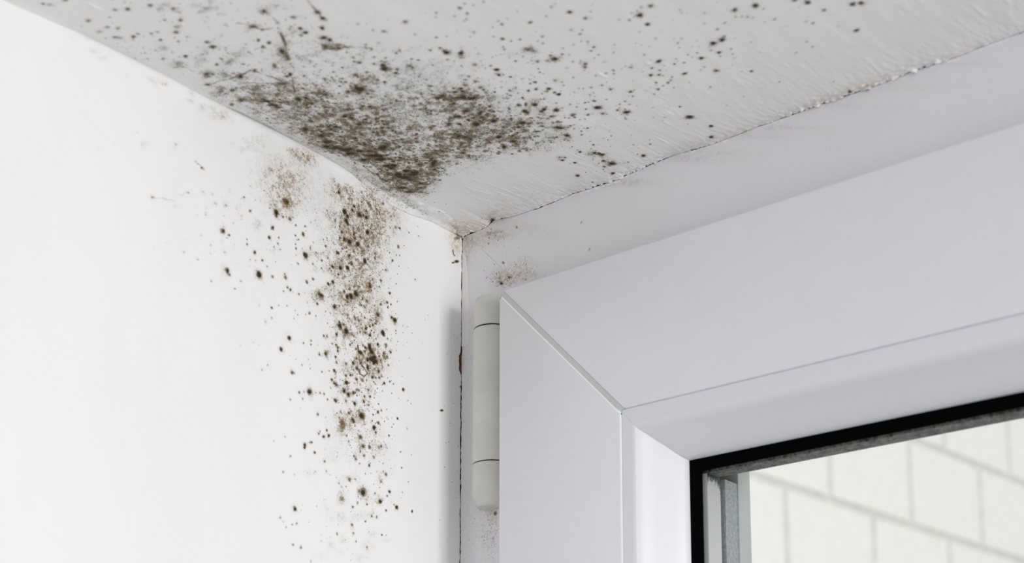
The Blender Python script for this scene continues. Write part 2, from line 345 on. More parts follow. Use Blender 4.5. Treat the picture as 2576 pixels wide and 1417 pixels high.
    # dark accents inside the colony
    for (x, y, sx, sy, a) in [
        (750, 248, 7, 4, .75), (770, 246, 5, 3, .5), (670, 254, 12, 2.2, .7), (690, 264, 10, 2.5, .7), (700, 269, 8, 2, .6), (768, 325, 9, 4, .72), (808, 341, 7, 4, .7), (825, 357, 8, 3.5, .85), (820, 368, 9, 3, .7),
        (845, 372, 12, 3, .8), (868, 377, 12, 3.5, .95), (882, 386, 10, 3, .85), (905, 380, 10, 3, .7), (915, 401, 9, 3, .75), (940, 391, 16, 3, .85), (958, 400, 12, 3, .95), (962, 372, 8, 5, .7), (968, 368, 6, 4, .5),
        (970, 417, 9, 3, .7), (990, 416, 8, 3, .75), (985, 423, 6, 2.5, .7), (1004, 438, 6, 3, .8), (1022, 430, 6, 3, .85), (1043, 436, 9, 4.5, .9), (1018, 446, 12, 3.5, .9), (1030, 452, 9, 3, .6), (995, 440, 5, 3, .6), (1058, 461, 5, 2.5, .7),
        (1012, 472, 12, 3, .7), (1030, 482, 9, 2.5, .6), (1090, 412, 6, 6, .75), (1095, 406, 4, 3, .5), (1086, 400, 3, 2, .5), (1165, 384, 6, 2.5, .7), (1170, 344, 9, 3, .6), (1150, 346, 5, 3, .5), (1156, 340, 5, 3, .5), (1160, 222, 4, 2, .8), (1164, 230, 4, 2, .7), (1146, 231, 4, 2, .7),
        (1100, 245, 8, 2, .6), (1150, 246, 14, 2.5, .55), (1186, 247, 12, 3.2, .8), (1198, 313, 6, 3, .6), (1172, 279, 7, 3, .7), (1206, 285, 5, 2.5, .7), (1242, 304, 7, 4, .8), (1198, 311, 8, 4, .5), (1254, 345, 5, 3, .85), (1291, 356, 7, 2.5, .75), (1268, 370, 4, 4, .6),
        (1313, 310, 8, 2.5, .75), (1304, 320, 4, 2.5, .7), (1330, 311, 6, 1.5, .6), (1350, 331, 6, 1.5, .7), (1320, 280, 5, 3, .85), (1327, 284, 3, 2, .8), (1369, 276, 4, 2.5, .8), (1362, 281, 4, 2.5, .6), (1345, 264, 5, 3, .8), (1323, 263, 3, 3, .6), (1399, 278, 6, 3, .85),
        (1503, 272, 6, 3, .7), (1575, 283, 6, 2.5, .6), (1410, 323, 5, 2, .7), (1401, 321, 5, 2, .6), (1427, 341, 5, 2, .7), (1515, 389, 5, 2, .85), (1507, 386, 3, 2, .7), (1496, 385, 4, 2, .7), (1540, 412, 7, 2.5, .8), (1518, 405, 4, 2, .7), (1520, 419, 3, 1.5, .6), (1453, 442, 3.5, 2, .85), (1541, 436, 3, 2, .6),
        (1735, 295, 7, 2.6, .95), (1789, 318, 4, 2, .85), (1789, 345, 4, 2, .85), (1619, 392, 3.5, 2, .6), (1459, 383, 2.5, 1.6, .7), (1446, 409, 3, 1.5, .7), (1415, 403, 4, 1.5, .5),
        (868, 290, 6, 3, .7), (885, 296, 6, 3, .6), (930, 268, 5, 3, .6), (946, 298, 3, 2, .7), (962, 304, 3, 2, .7), (997, 252, 3, 2, .7), (905, 223, 8, 4, .98), (896, 221, 5, 2.5, .6), (967, 172, 7, 4, .95), (963, 163, 4, 2, .6), (996, 183, 3, 1.7, .7), (968, 205, 3, 1.7, .7), (1123, 132, 4, 3, .85), (1160, 134, 4, 5, .55), (1120, 104, 2, 1, 0),
        (710, 130, 5, 4, .9), (722, 142, 4, 3, .6), (818, 118, 6, 5, .6), (852, 121, 6, 2.5, .7), (850, 114, 5, 2, .4), (664, 28, 4, 3, .7), (798, 30, 4, 3, .5), (812, 46, 4, 2.5, .7), (812, 72, 3, 2.5, .5), (812, 96, 8, 2, .5), (830, 100, 4, 3, .6), (755, 72, 4, 2.5, .5), (768, 82, 5, 2.5, .5),
        (322, 93, 5, 3, 0), (443, 82, 5, 2.6, .55), (378, 14, 5, 3, .5), (535, 118, 7, 2.8, .7), (521, 106, 5, 2.5, .5), (467, 141, 4, 2.5, .7), (335, 93, 4, 2.5, .6), (321, 24, 4.5, 2.5, .65), (290, 26, 4, 2, .4), (222, 53, 5, 3, .35), (108, 10, 3, 1.5, .6), (125, 12, 8, 3, .2), (165, 0, 5, 2, .6),
        (380, 85, 3, 1.5, .5), (397, 81, 3, 1.5, .4), (404, 101, 3.5, 2, .55), (454, 51, 4, 3, .5), (436, 22, 4, 3, .4), (410, 148, 3, 2, .4), (297, 71, 5, 2.5, .3), (270, 69, 5, 2, .35), (289, 94, 5, 1.6, .45), (302, 96, 8, 3, .2), (250, 80, 8, 3, .18), (512, 203, 2, 1, 0), (605, 192, 5, 4, .8), (545, 162, 3, 3, .45), (535, 187, 4, 2, .5), (520, 186, 5, 3, .6), (522, 213, 5, 2, .65), (606, 252, 5, 3, .6), (583, 263, 4, 3, .5), (650, 102, 3, 2.6, .6), (677, 108, 4, 3, .6), (661, 118, 3, 3, .5), (637, 68, 7, 2.5, .6), (660, 75, 4, 2, .5), (640, 178, 4, 3, .6), (690, 165, 4, 4, .5), (730, 187, 3, 3, .8), (722, 192, 5, 2, .6), (710, 210, 12, 3, .6), (585, 227, 5, 3, .55), (556, 156, 3, 1, 0)]:
        if a <= 0: continue
        E('core', x, y, sx*.85, sy*.85, a); E('haze', x, y, sx*1.9, sy*1.9, a*.38)
    # single spots: (origin x, origin y, scale, [(x, y, r, strength)])
    tiles(f, [
        (1250, 0, 5.152, [(945, 157, 22, .75), (705, 88, 20, .25), (1215, 152, 14, .3), (1150, 235, 22, .4), (430, 293, 22, .35), (65, 312, 16, .5), (20, 272, 14, .45), (130, 240, 12, .25), (1075, 445, 15, .5), (960, 388, 26, .22), (2000, 80, 26, .55), (1855, 200, 30, .85), (1953, 318, 24, .8), (1870, 100, 18, .3), (1815, 140, 14, .25), (1720, 266, 16, .35), (1580, 255, 18, .2), (2390, 170, 16, .2), (1850, 420, 13, .3), (2058, 503, 13, .35), (2390, 505, 13, .35), (2348, 562, 15, .35), (75, 503, 22, .6), (185, 530, 13, .5), (300, 513, 15, .5), (530, 533, 12, .35), (595, 565, 14, .5), (95, 640, 13, .5), (80, 605, 12, .45), (860, 630, 12, .35), (1255, 615, 16, .6), (1220, 665, 18, .4), (1320, 717, 12, .4), (1510, 687, 11, .4), (1910, 713, 14, .45), (2475, 715, 13, .4), (2095, 800, 30, .85), (410, 648, 18, .6), (755, 768, 30, .95), (243, 793, 14, .6), (535, 803, 18, .45), (695, 725, 22, .4), (655, 790, 18, .45), (850, 707, 18, .35), (1145, 835, 22, .55), (1140, 880, 16, .4), (985, 805, 16, .3), (1075, 828, 13, .35), (1390, 810, 13, .3), (900, 877, 11, .3), (2320, 768, 12, .4), (2300, 832, 16, .45), (2430, 815, 20, .35), (2010, 885, 17, .55), (2110, 915, 14, .5), (1995, 978, 20, .75), (2100, 975, 20, .6), (2150, 985, 12, .45), (2435, 957, 22, .75), (2270, 1002, 13, .5), (2170, 855, 12, .3), (1745, 878, 20, .32), (1665, 865, 14, .25), (1515, 963, 12, .35), (1415, 955, 18, .35), (1280, 985, 16, .3), (555, 943, 12, .55), (535, 895, 11, .5), (25, 972, 22, .85), (180, 998, 17, .65), (10, 905, 20, .7), (80, 970, 14, .5), (490, 1068, 20, .65), (430, 1090, 15, .55), (505, 1160, 20, .8), (410, 1180, 18, .7), (675, 1155, 18, .7), (745, 1205, 15, .6), (805, 1230, 20, .75), (650, 1192, 13, .55), (1222, 1140, 15, .5), (1360, 1110, 15, .45), (1475, 1162, 20, .6), (1735, 1190, 24, .6), (2065, 1075, 15, .55), (2215, 1077, 16, .55), (2090, 1155, 17, .5), (2155, 1112, 11, .4), (2040, 1222, 14, .4), (2295, 1140, 11, .35), (865, 1115, 14, .4), (1205, 1235, 14, .4), (335, 1270, 15, .65), (245, 1135, 13, .5), (165, 1175, 16, .5), (170, 1237, 15, .55), (1000, 1203, 12, .35), (2490, 1072, 11, .3), (440, 625, 30, .2)]),
        (1750, 0, 5.152, [(510, 128, 26, .75), (775, 70, 32, .95), (880, 115, 16, .3), (518, 222, 16, .3), (600, 215, 16, .28), (672, 222, 17, .35), (740, 235, 14, .28), (1022, 255, 15, .3), (890, 293, 13, .22), (375, 300, 16, .28), (110, 310, 14, .28), (115, 175, 16, .25), (280, 385, 19, .42), (230, 565, 34, .95), (345, 520, 32, .95), (370, 480, 18, .4), (303, 685, 22, .8), (320, 735, 14, .3), (70, 757, 24, .85), (200, 660, 14, .35), (20, 690, 14, .4), (458, 640, 14, .4), (478, 705, 12, .35), (510, 755, 12, .25), (270, 922, 22, .7), (722, 930, 20, .65), (1085, 1062, 12, .4), (720, 550, 14, .25), (505, 505, 13, .2), (1450, 38, 28, .75), (1280, 2, 26, .6), (2035, 58, 28, .8), (2145, 38, 26, .8), (1665, 133, 22, .5), (1520, 303, 17, .45), (1430, 285, 20, .2), (2085, 398, 24, .85), (1437, 548, 16, .38), (1520, 610, 14, .25), (1298, 692, 12, .35), (1165, 345, 14, .15), (1858, 345, 16, .15), (830, 683, 12, .18), (1790, 1055, 10, .25), (1340, 92, 16, .15), (170, 1160, 10, .2)]),
        (1250, 200, 5.06, [(1125, 300, 17, .5), (1240, 278, 22, .5), (1280, 365, 26, .7), (930, 322, 13, .45), (1018, 355, 14, .4), (1135, 385, 14, .55), (1400, 258, 11, .45), (1345, 440, 22, .55), (1155, 455, 22, .5), (1665, 420, 26, .7), (1535, 395, 20, .6), (1565, 320, 16, .35), (1685, 322, 14, .3), (1640, 508, 14, .35), (997, 487, 14, .6), (865, 490, 13, .45), (935, 592, 18, .5), (1155, 622, 20, .45), (1080, 705, 14, .5), (1075, 660, 13, .45), (895, 710, 20, .7), (1455, 723, 12, .45), (1410, 772, 11, .4), (1190, 790, 12, .45), (1228, 835, 14, .65), (1060, 925, 14, .65), (730, 745, 14, .5), (690, 800, 14, .6), (455, 770, 14, .65), (1945, 775, 10, .35), (1950, 830, 14, .45), (1742, 838, 11, .6), (2330, 350, 16, .55), (1995, 487, 10, .35), (2433, 570, 9, .4), (1865, 975, 18, .6), (1790, 955, 10, .4), (835, 1030, 18, .6), (865, 995, 15, .6), (795, 992, 14, .5), (990, 1060, 13, .65), (930, 1070, 8, .4), (1215, 1307, 12, .6), (1130, 1185, 9, .5), (1355, 1145, 10, .5), (1265, 1170, 9, .4), (570, 557, 13, .55), (720, 557, 12, .5), (430, 890, 12, .6), (380, 905, 16, .6), (290, 910, 12, .6), (195, 945, 14, .7), (90, 860, 22, .8), (1480, 1195, 18, .65), (660, 125, 20, .7), (785, 197, 22, .75), (735, 170, 14, .55), (600, 255, 16, .45), (325, 237, 13, .6), (1375, 1175, 9, .3), (1620, 1065, 9, .35), (1200, 885, 10, .4), (1450, 855, 9, .4)]),
        (700, 0, 4.684, [(180, 205, 26, .4), (255, 335, 18, .6), (460, 145, 22, .6), (525, 212, 20, .65), (520, 330, 20, .5), (320, 388, 22, .55), (540, 440, 26, .6), (610, 470, 20, .55), (260, 420, 20, .35), (1490, 252, 22, .35), (1250, 368, 20, .3), (1115, 355, 16, .25), (1860, 148, 14, .35), (1858, 200, 12, .25), (2135, 90, 20, .4), (2195, 42, 13, .35), (2300, 57, 13, .3), (2420, 15, 14, .35), (2225, 150, 12, .4), (2080, 185, 13, .35), (2215, 220, 12, .4), (2190, 243, 12, .3), (1865, 437, 15, .4), (1985, 428, 12, .35), (1610, 405, 11, .35), (2305, 375, 20, .22), (2535, 430, 13, .4), (1180, 505, 16, .28), (1390, 627, 14, .6), (1905, 565, 18, .45), (1790, 590, 16, .45), (1980, 617, 22, .9), (2155, 625, 22, .7), (2150, 680, 13, .5), (2360, 632, 12, .35), (1570, 692, 16, .55), (1650, 705, 16, .5), (1210, 718, 12, .5), (1240, 765, 18, .6), (895, 725, 14, .5), (960, 738, 13, .4), (1130, 670, 16, .35), (1820, 765, 14, .4), (2155, 775, 11, .4), (1385, 857, 14, .65), (2250, 900, 14, .5), (2210, 937, 13, .5), (2565, 825, 20, .7), (305, 893, 13, .6), (935, 910, 12, .55), (1255, 962, 13, .6), (790, 963, 13, .6), (410, 982, 12, .6), (500, 825, 11, .5), (335, 915, 9, .4), (140, 880, 15, .6), (445, 755, 13, .4), (1115, 1067, 13, .6), (2450, 1090, 13, .5), (2550, 1085, 16, .7), (545, 1067, 11, .5), (735, 958, 11, .5)])], 1.12)
    # hair-like strands
    for pts, wd, a in [([(578, 198), (603, 190), (617, 184), (632, 177), (646, 181), (676, 190), (692, 195), (715, 208)], 3.2, .55), ([(520, 215), (545, 205), (578, 198)], 2.5, .3), ([(605, 208), (650, 208), (675, 209), (706, 209)], 2.4, .45), ([(706, 84), (713, 98), (719, 118), (722, 138), (726, 152)], 4.5, .75), ([(664, 28), (686, 45), (703, 62)], 4, .35), ([(600, 58), (634, 67), (660, 75), (688, 71)], 3, .42),
                       ([(772, 0), (796, 29), (812, 47), (826, 58)], 4, .45), ([(820, 124), (850, 121), (877, 118)], 3.2, .6), ([(848, 110), (876, 118), (935, 121)], 3, .42), ([(706, 94), (735, 85), (748, 78)], 2.5, .35), ([(663, 250), (690, 266), (700, 272)], 5, .85), ([(730, 205), (700, 210), (735, 215)], 3, .4), ([(735, 196), (738, 215), (742, 232)], 3.5, .5), ([(400, 10), (378, 20)], 2, 0.05),
                       ([(455, 165), (472, 172), (485, 180)], 3, .25), ([(962, 447), (982, 436), (990, 427)], 2.2, .75), ([(914, 417), (930, 428), (945, 433), (958, 447)], 2.6, .6), ([(700, 262), (760, 282), (800, 292), (860, 296)], 3, .3), ([(1105, 247), (1150, 249), (1195, 250)], 4, .5), ([(780, 60), (790, 75)], 2, .2)]:
        f.thread('core', pts, wd*.55, a); f.thread('haze', pts, wd*1.6, a*.5)
    main = [(760, 250, 55, 24, 1.3), (840, 330, 60, 34, 2.2), (930, 360, 60, 30, 2), (1010, 420, 50, 34, 2.4), (1090, 380, 60, 34, 1.8), (1180, 330, 70, 45, 1.8), (1280, 330, 70, 40, 2.2), (1160, 250, 60, 22, 1.2), (1020, 300, 120, 60, 1.6), (880, 240, 120, 60, 1.4)]
    scatter(f, 1500, main, 3, .22, .75, ceil_ok, (.25, .75))
    scatter(f, 420, main, 4, .6, 1.5, ceil_ok, (.15, .55))
    scatter(f, 420, [(1000, 150, 260, 80, 2), (1300, 200, 150, 70, 2), (1450, 300, 90, 50, 2), (700, 180, 100, 80, 1.6), (620, 200, 70, 50, 1.2)], 5, .2, .6, ceil_ok, (.15, .5))
    scatter(f, 110, [(1650, 200, 130, 60, 2), (1450, 120, 200, 80, 1), (1720, 60, 150, 60, .6), (1500, 400, 90, 30, .8)], 6, .25, .6, ceil_ok, (.12, .42))
    scatter(f, 140, [(400, 80, 110, 60, 1), (560, 80, 120, 60, 1)], 7, .25, .7, ceil_ok, (.1, .38))
    # pinprick dirt in the wiped zone and by the junction
    scatter(f, 60, [(960, 440, 40, 14, 1), (1060, 520, 60, 26, 1), (1000, 490, 40, 14, 1)], 8, .18, .4, None, (.3, .8))
    scatter(f, 90, [(300, 135, 120, 10, 1), (600, 288, 130, 10, 1)], 81, .18, .45, lambda x, y: y < np.interp(x, [0, 240, 500, 769], [-4, 101, 236, 369]), (.15, .5))
    # grey smear of old filler along the junction, warm dirt at the corner and the window edge
    for (x, y, sx, sy, a) in [(940, 470, 30, 10, .22), (980, 490, 26, 9, .25), (1020, 506, 24, 7, .2), (900, 430, 24, 7, .22), (1060, 530, 26, 7, .12)]: E('haze', x, y, sx, sy, a, .55)
    for (x, y, sx, sy, a) in [(1146, 572, 6, 4, .5), (1150, 590, 6, 3, .45)]: E('haze', x, y, sx, sy, a)
    for (x, y, sx, sy, a) in [(1160, 575, 22, 12, .42), (1190, 580, 26, 8, .30), (1240, 545, 30, 12, .22), (1238, 552, 6, 5, .5), (1300, 510, 80, 26, .10), (1262, 553, 12, 5, .4), (1130, 560, 26, 9, .2), (1450, 478, 60, 9, .14), (1700, 385, 90, 8, .14), (1900, 318, 90, 8, .12), (1840, 340, 40, 8, .12), (2150, 225, 80, 9, .26), (2190, 222, 12, 7, .4), (2280, 195, 60, 8, .16), (2450, 130, 90, 10, .2), (2050, 262, 40, 6, .16), (1330, 305, 24, 12, .12), (1380, 300, 20, 14, .10)]: E('warm', x, y, sx, sy, a*1.25, -.35)
    for (x, y, s_) in [(1239, 553, 2.0), (1263, 551, 1.4), (2138, 231, 2), (2183, 226, 2.2)]: E('core', x, y, s_*1.4, s_, .8)

def paint_wall(f):
    f.mmpx = .20
    E = f.ell
    for (x, y, sx, sy, a) in [(935, 560, 60, 36, .24), (900, 640, 50, 60, .22), (890, 760, 50, 60, .16), (925, 890, 44, 60, .18), (720, 450, 60, 60, .10), (890, 490, 60, 30, .16), (900, 1010, 50, 60, .08), (910, 1120, 50, 50, .08)]: E('haze', x, y, sx, sy, a)
    for (x, y, sx, sy, a) in [
        (775, 398, 15, 11, .52), (757, 396, 8, 10, .45), (745, 388, 10, 10, .34), (735, 378, 12, 6, .36), (780, 410, 8, 6, .3), (690, 440, 34, 24, .16), (720, 420, 34, 26, .16), (710, 460, 30, 18, .2), (740, 450, 20, 16, .2), (718, 505, 17, 15, .55), (722, 500, 26, 22, .28),
        (838, 458, 8, 8, .44), (852, 482, 14, 8, .50), (845, 470, 9, 7, .45), (870, 485, 14, 12, .36), (885, 495, 16, 16, .26), (928, 485, 14, 18, .42), (936, 512, 16, 9, .56), (920, 470, 10, 10, .25), (945, 470, 10, 12, .2), (910, 530, 22, 16, .42), (905, 545, 10, 6, .45),
        (930, 545, 40, 30, .28), (960, 545, 28, 22, .26), (985, 550, 22, 20, .22), (928, 582, 26, 18, .38), (940, 610, 24, 24, .30), (930, 640, 30, 22, .26), (885, 605, 24, 18, .46), (880, 620, 32, 20, .34), (905, 600, 14, 12, .35), (920, 655, 16, 13, .55), (878, 645, 14, 12, .40), (880, 665, 24, 14, .3), (895, 680, 30, 20, .28),
        (838, 676, 12, 12, .38), (836, 664, 10, 10, .3), (870, 560, 14, 14, .42), (872, 545, 14, 20, .34), (845, 545, 14, 10, .22), (835, 550, 10, 12, .24), (800, 560, 8, 8, .16), (800, 640, 14, 4, .22), (795, 632, 16, 12, .08), (805, 743, 14, 9, .52), (808, 740, 24, 14, .2), (796, 680, 9, 6, .26), (720, 518, 36, 20, .12),
        (880, 740, 28, 14, .50), (900, 762, 18, 10, .36), (865, 735, 10, 10, .42), (930, 720, 12, 14, .50), (940, 715, 22, 18, .2), (895, 715, 26, 18, .26), (950, 790, 10, 12, .36), (952, 760, 12, 12, .2), (925, 758, 10, 8, .3), (870, 830, 20, 14, .42), (865, 805, 12, 12, .3), (860, 795, 14, 12, .25), (920, 828, 12, 12, .42), (935, 825, 12, 10, .34),
        (930, 870, 12, 12, .34), (930, 900, 20, 16, .40), (905, 905, 9, 18, .36), (905, 925, 8, 10, .42), (940, 925, 14, 18, .30), (955, 915, 12, 12, .3), (865, 875, 16, 14, .12), (870, 935, 14, 14, .22), (938, 945, 8, 6, .32), (890, 915, 5, 6, .4), (962, 900, 14, 10, .22), (825, 890, 7, 10, .36), (848, 842, 6, 8, .42), (800, 870, 8, 8, .08),
        (780, 986, 6, 6, .3), (862, 1068, 12, 14, .48), (863, 1070, 18, 22, .16), (910, 1048, 9, 11, .38), (878, 1038, 6, 8, .30), (888, 1055, 4, 8, .4), (870, 985, 12, 7, .3), (890, 990, 5, 5, .3), (945, 1088, 14, 9, .24), (905, 1100, 8, 7, .32), (916, 1122, 12, 9, .24), (955, 1130, 16, 12, .18), (895, 1150, 6, 8, .2), (880, 1206, 14, 7, .24), (972, 1193, 10, 7, .24), (958, 1210, 6, 10, .24),
        (860, 1253, 9, 13, .30), (914, 1243, 9, 9, .38), (850, 1303, 18, 11, .18), (905, 1300, 12, 12, .16), (955, 1262, 8, 6, .28), (945, 1255, 14, 12, .14), (935, 1295, 8, 8, .2), (886, 1325, 3, 7, .28), (832, 1375, 7, 13, .18), (925, 1375, 9, 9, .22), (863, 1360, 6, 8, .18), (805, 1400, 9, 6, .18), (905, 1405, 9, 8, .15), (855, 1390, 6, 6, .1), (776, 1190, 8, 8, .12), (836, 1145, 10, 12, .12), (825, 1280, 9, 9, .08), (937, 1345, 8, 6, .12), (972, 1360, 10, 5, .1),
        (600, 523, 7, 7, .26), (612, 503, 5, 5, .22), (648, 568, 9, 10, .30), (568, 515, 5, 6, .22), (540, 514, 4, 5, .2), (535, 490, 4, 4, .16), (512, 485, 3, 4, .16), (580, 482, 5, 5, .1), (690, 632, 7, 6, .2), (605, 545, 5, 5, .14), (560, 670, 4, 5, .14), (560, 700, 10, 8, .06), (365, 360, 9, 8, .22), (250, 378, 4, 7, .16), (440, 520, 4, 3, .12),
        (218, 100, 8, 6, .14), (235, 128, 12, 5, .16), (190, 92, 10, 8, .08), (260, 145, 16, 4, .14), (378, 200, 9, 5, .20), (410, 213, 8, 5, .24), (395, 205, 14, 8, .08), (482, 235, 6, 9, .36), (478, 255, 8, 5, .30), (507, 270, 6, 10, .26), (535, 272, 7, 6, .26), (553, 292, 12, 8, .34), (560, 285, 20, 10, .14), (600, 305, 20, 8, .1), (640, 360, 20, 12, .14), (655, 372, 16, 8, .18), (680, 400, 14, 20, .08), (320, 190, 3, 10, .08), (655, 345, 30, 16, .08), (610, 378, 6, 6, .2), (585, 363, 8, 6, .1), (440, 370, 3, 5, .2)]:
        E('haze', x, y, sx, sy, a*.85)
    tiles(f, [
        (650, 380, 4.7225, [(1025, 722, 26, .95), (1060, 775, 22, .85), (1045, 825, 26, .85), (1065, 865, 20, .7), (1118, 700, 18, .8), (1140, 655, 16, .75), (1148, 668, 10, .6), (1210, 760, 26, .6, .6), (1250, 765, 16, .6), (1285, 785, 18, .9), (1088, 1078, 28, 1., .8), (1180, 1105, 26, .9), (1025, 1045, 22, .75), (995, 960, 14, .7), (972, 1032, 12, .7), (1135, 990, 13, .7), (1215, 1025, 13, .6), (1298, 962, 24, .85), (1265, 1308, 26, .85), (1305, 1285, 14, .6), (1080, 1245, 20, .7), (952, 1212, 14, .7), (1050, 1150, 14, .5), (1000, 1160, 14, .5), (565, 1240, 28, .98), (550, 1225, 16, .6), (215, 730, 26, .95, .6), (215, 770, 16, .6), (375, 808, 20, .55), (325, 590, 36, .5, .6), (350, 610, 20, .5), (130, 1025, 14, .55), (175, 910, 13, .55), (155, 925, 10, .4), (535, 990, 18, .6), (530, 985, 8, .5), (450, 1158, 12, .5), (443, 1002, 9, .6), (480, 1052, 8, .7), (245, 1028, 7, .7), (297, 780, 8, .9), (448, 882, 9, .6), (557, 895, 8, .6), (188, 1140, 8, .5), (232, 1100, 12, .35), (475, 1338, 9, .6), (650, 1343, 9, .5), (443, 1107, 7, .6), (965, 893, 9, .7), (800, 1130, 9, .8), (820, 710, 10, .5), (620, 145, 16, .7), (500, 95, 20, .7), (380, 45, 14, .6), (425, 5, 14, .6), (600, 90, 14, .5), (635, 115, 14, .6), (595, 240, 16, .5), (880, 355, 16, .6), (915, 420, 18, .8), (960, 490, 22, .7), (995, 465, 12, .6), (1145, 540, 12, .5), (1050, 495, 12, .45), (460, 380, 7, .5), (655, 280, 8, .5), (543, 158, 9, .5), (195, 148, 6, .5), (1680, 918, 11, .8), (1593, 1302, 10, .9), (1790, 970, 9, .4), (1560, 1208, 10, .5), (1385, 1270, 14, .6), (1385, 1218, 12, .5), (1680, 1240, 7, .6), (1640, 1235, 6, .6), (1810, 750, 5, .7), (1410, 690, 9, .8), (1285, 712, 9, .9), (1230, 608, 8, .8), (1190, 350, 5, .7), (1235, 168, 10, .8), (1120, 232, 12, .8), (950, 147, 9, .8), (870, 115, 5, .8), (1658, 495, 6, .8), (1592, 430, 6, .8), (1735, 603, 7, .7), (1838, 655, 9, .9), (1345, 880, 14, .35), (1415, 800, 14, .35), (1500, 720, 12, .3), (1570, 780, 14, .25), (1195, 745, 30, .4, .5), (1110, 1340, 16, .6), (1130, 880, 9, .4), (755, 1300, 12, .55), (690, 1210, 10, .45), (620, 1155, 12, .4), (750, 1390, 10, .5), (880, 1370, 20, .6), (975, 1390, 20, .8), (1060, 1385, 22, .75), (1515, 1412, 9, .8), (1300, 620, 16, .5), (1330, 650, 18, .5)]),
        (650, 670, 4.7225, [(12, 100, 22, .9, .5), (170, 122, 16, .5), (325, 130, 18, .45), (315, 90, 10, .4), (580, 190, 18, .5), (652, 152, 13, .6), (832, 210, 17, .85), (885, 185, 17, .8), (975, 25, 18, .8), (1065, 20, 20, .8), (950, 98, 10, .7), (1160, 325, 30, 1., .7), (1105, 355, 26, .98, .6), (1058, 365, 20, .9), (1020, 300, 16, .6), (1060, 425, 12, .8), (1135, 245, 10, .6), (1325, 240, 20, .7), (1325, 205, 12, .6), (745, 345, 26, .6, .5), (720, 320, 16, .5), (765, 350, 12, .5), (350, 248, 13, .45), (382, 280, 13, .6), (302, 297, 9, .5), (483, 330, 9, .5), (700, 445, 12, .8), (910, 483, 18, .75), (1455, 170, 12, .7), (1562, 320, 12, .8), (1437, 242, 8, .8), (1243, 378, 7, 1.), (1290, 412, 18, .6), (1455, 452, 14, .6), (1530, 430, 12, .9), (1575, 455, 9, .6), (1538, 492, 9, .8), (1650, 420, 6, .6), (1415, 570, 26, .5, .5), (1425, 575, 12, .4), (1620, 645, 26, .95, .6), (1580, 610, 10, .6), (1190, 640, 15, .6), (1265, 615, 13, .5), (607, 560, 11, .6), (162, 492, 10, .5), (345, 470, 8, .35), (470, 575, 8, .35), (428, 620, 8, .35), (565, 572, 8, .3), (440, 530, 7, .4), (970, 710, 24, 1.), (1042, 770, 34, 1., .7), (960, 660, 12, .6), (930, 810, 16, .8), (1015, 690, 14, .6), (778, 828, 12, .65), (1278, 740, 16, .8), (1325, 718, 10, .6), (1360, 695, 12, .7), (1270, 795, 10, .7), (1325, 820, 15, .85), (1340, 765, 8, .6), (1480, 798, 22, 1.), (1475, 775, 16, .6), (1220, 690, 10, .6), (1135, 832, 6, .8), (1140, 880, 7, .6), (370, 853, 20, .75, .4), (372, 858, 9, .6), (275, 990, 17, .8), (540, 912, 10, .4), (628, 930, 10, .5), (630, 885, 10, .4), (880, 920, 9, .5), (925, 935, 10, .7), (945, 965, 11, .7), (945, 1005, 12, .7), (1090, 935, 11, .7), (1115, 915, 7, .6), (1420, 930, 14, .8), (1397, 860, 8, .6), (1270, 965, 16, .7), (1240, 940, 10, .5), (1322, 945, 22, .98), (1325, 980, 22, .98), (1345, 1018, 22, 1.), (1212, 1025, 24, 1.), (1265, 1015, 13, .7), (1160, 980, 13, .6), (1355, 1105, 30, 1., .7), (1380, 1080, 20, .95), (1395, 1130, 20, .95), (1372, 1150, 18, .85), (1300, 1110, 18, .85), (1325, 1100, 14, .8), (1165, 1095, 12, .6), (1125, 1150, 17, .65), (1170, 1215, 18, .65), (1300, 1210, 20, .7), (1300, 1185, 12, .6), (1430, 1245, 14, .7), (1435, 1325, 12, .6), (1355, 1318, 17, .7), (1490, 1035, 13, .8), (1435, 1070, 11, .7), (1572, 1022, 11, .8), (1480, 1060, 9, .7), (1545, 1180, 9, .5), (905, 1240, 14, .8), (925, 1260, 9, .5), (1040, 1300, 13, .65), (1097, 1293, 13, .75), (875, 1345, 12, .7), (1045, 1385, 16, .7), (1170, 1345, 14, .6), (905, 1390, 10, .8), (760, 1255, 8, .5), (845, 1240, 9, .4), (730, 1050, 12, .65), (727, 1025, 8, .4), (805, 1040, 20, .6, .5), (920, 1078, 12, .7), (930, 1140, 12, .6), (520, 1175, 8, .4), (620, 1215, 7, .4), (402, 1265, 18, .6), (430, 1275, 9, .35), (110, 1175, 10, .15), (45, 1230, 9, .2), (1495, 1390, 10, .7), (1560, 1375, 9, .6), (1635, 800, 6, .5), (1720, 708, 5, .4), (915, 1325, 9, .35), (1475, 1200, 9, .5), (1505, 1135, 7, .5), (600, 1108, 6, .3)]),
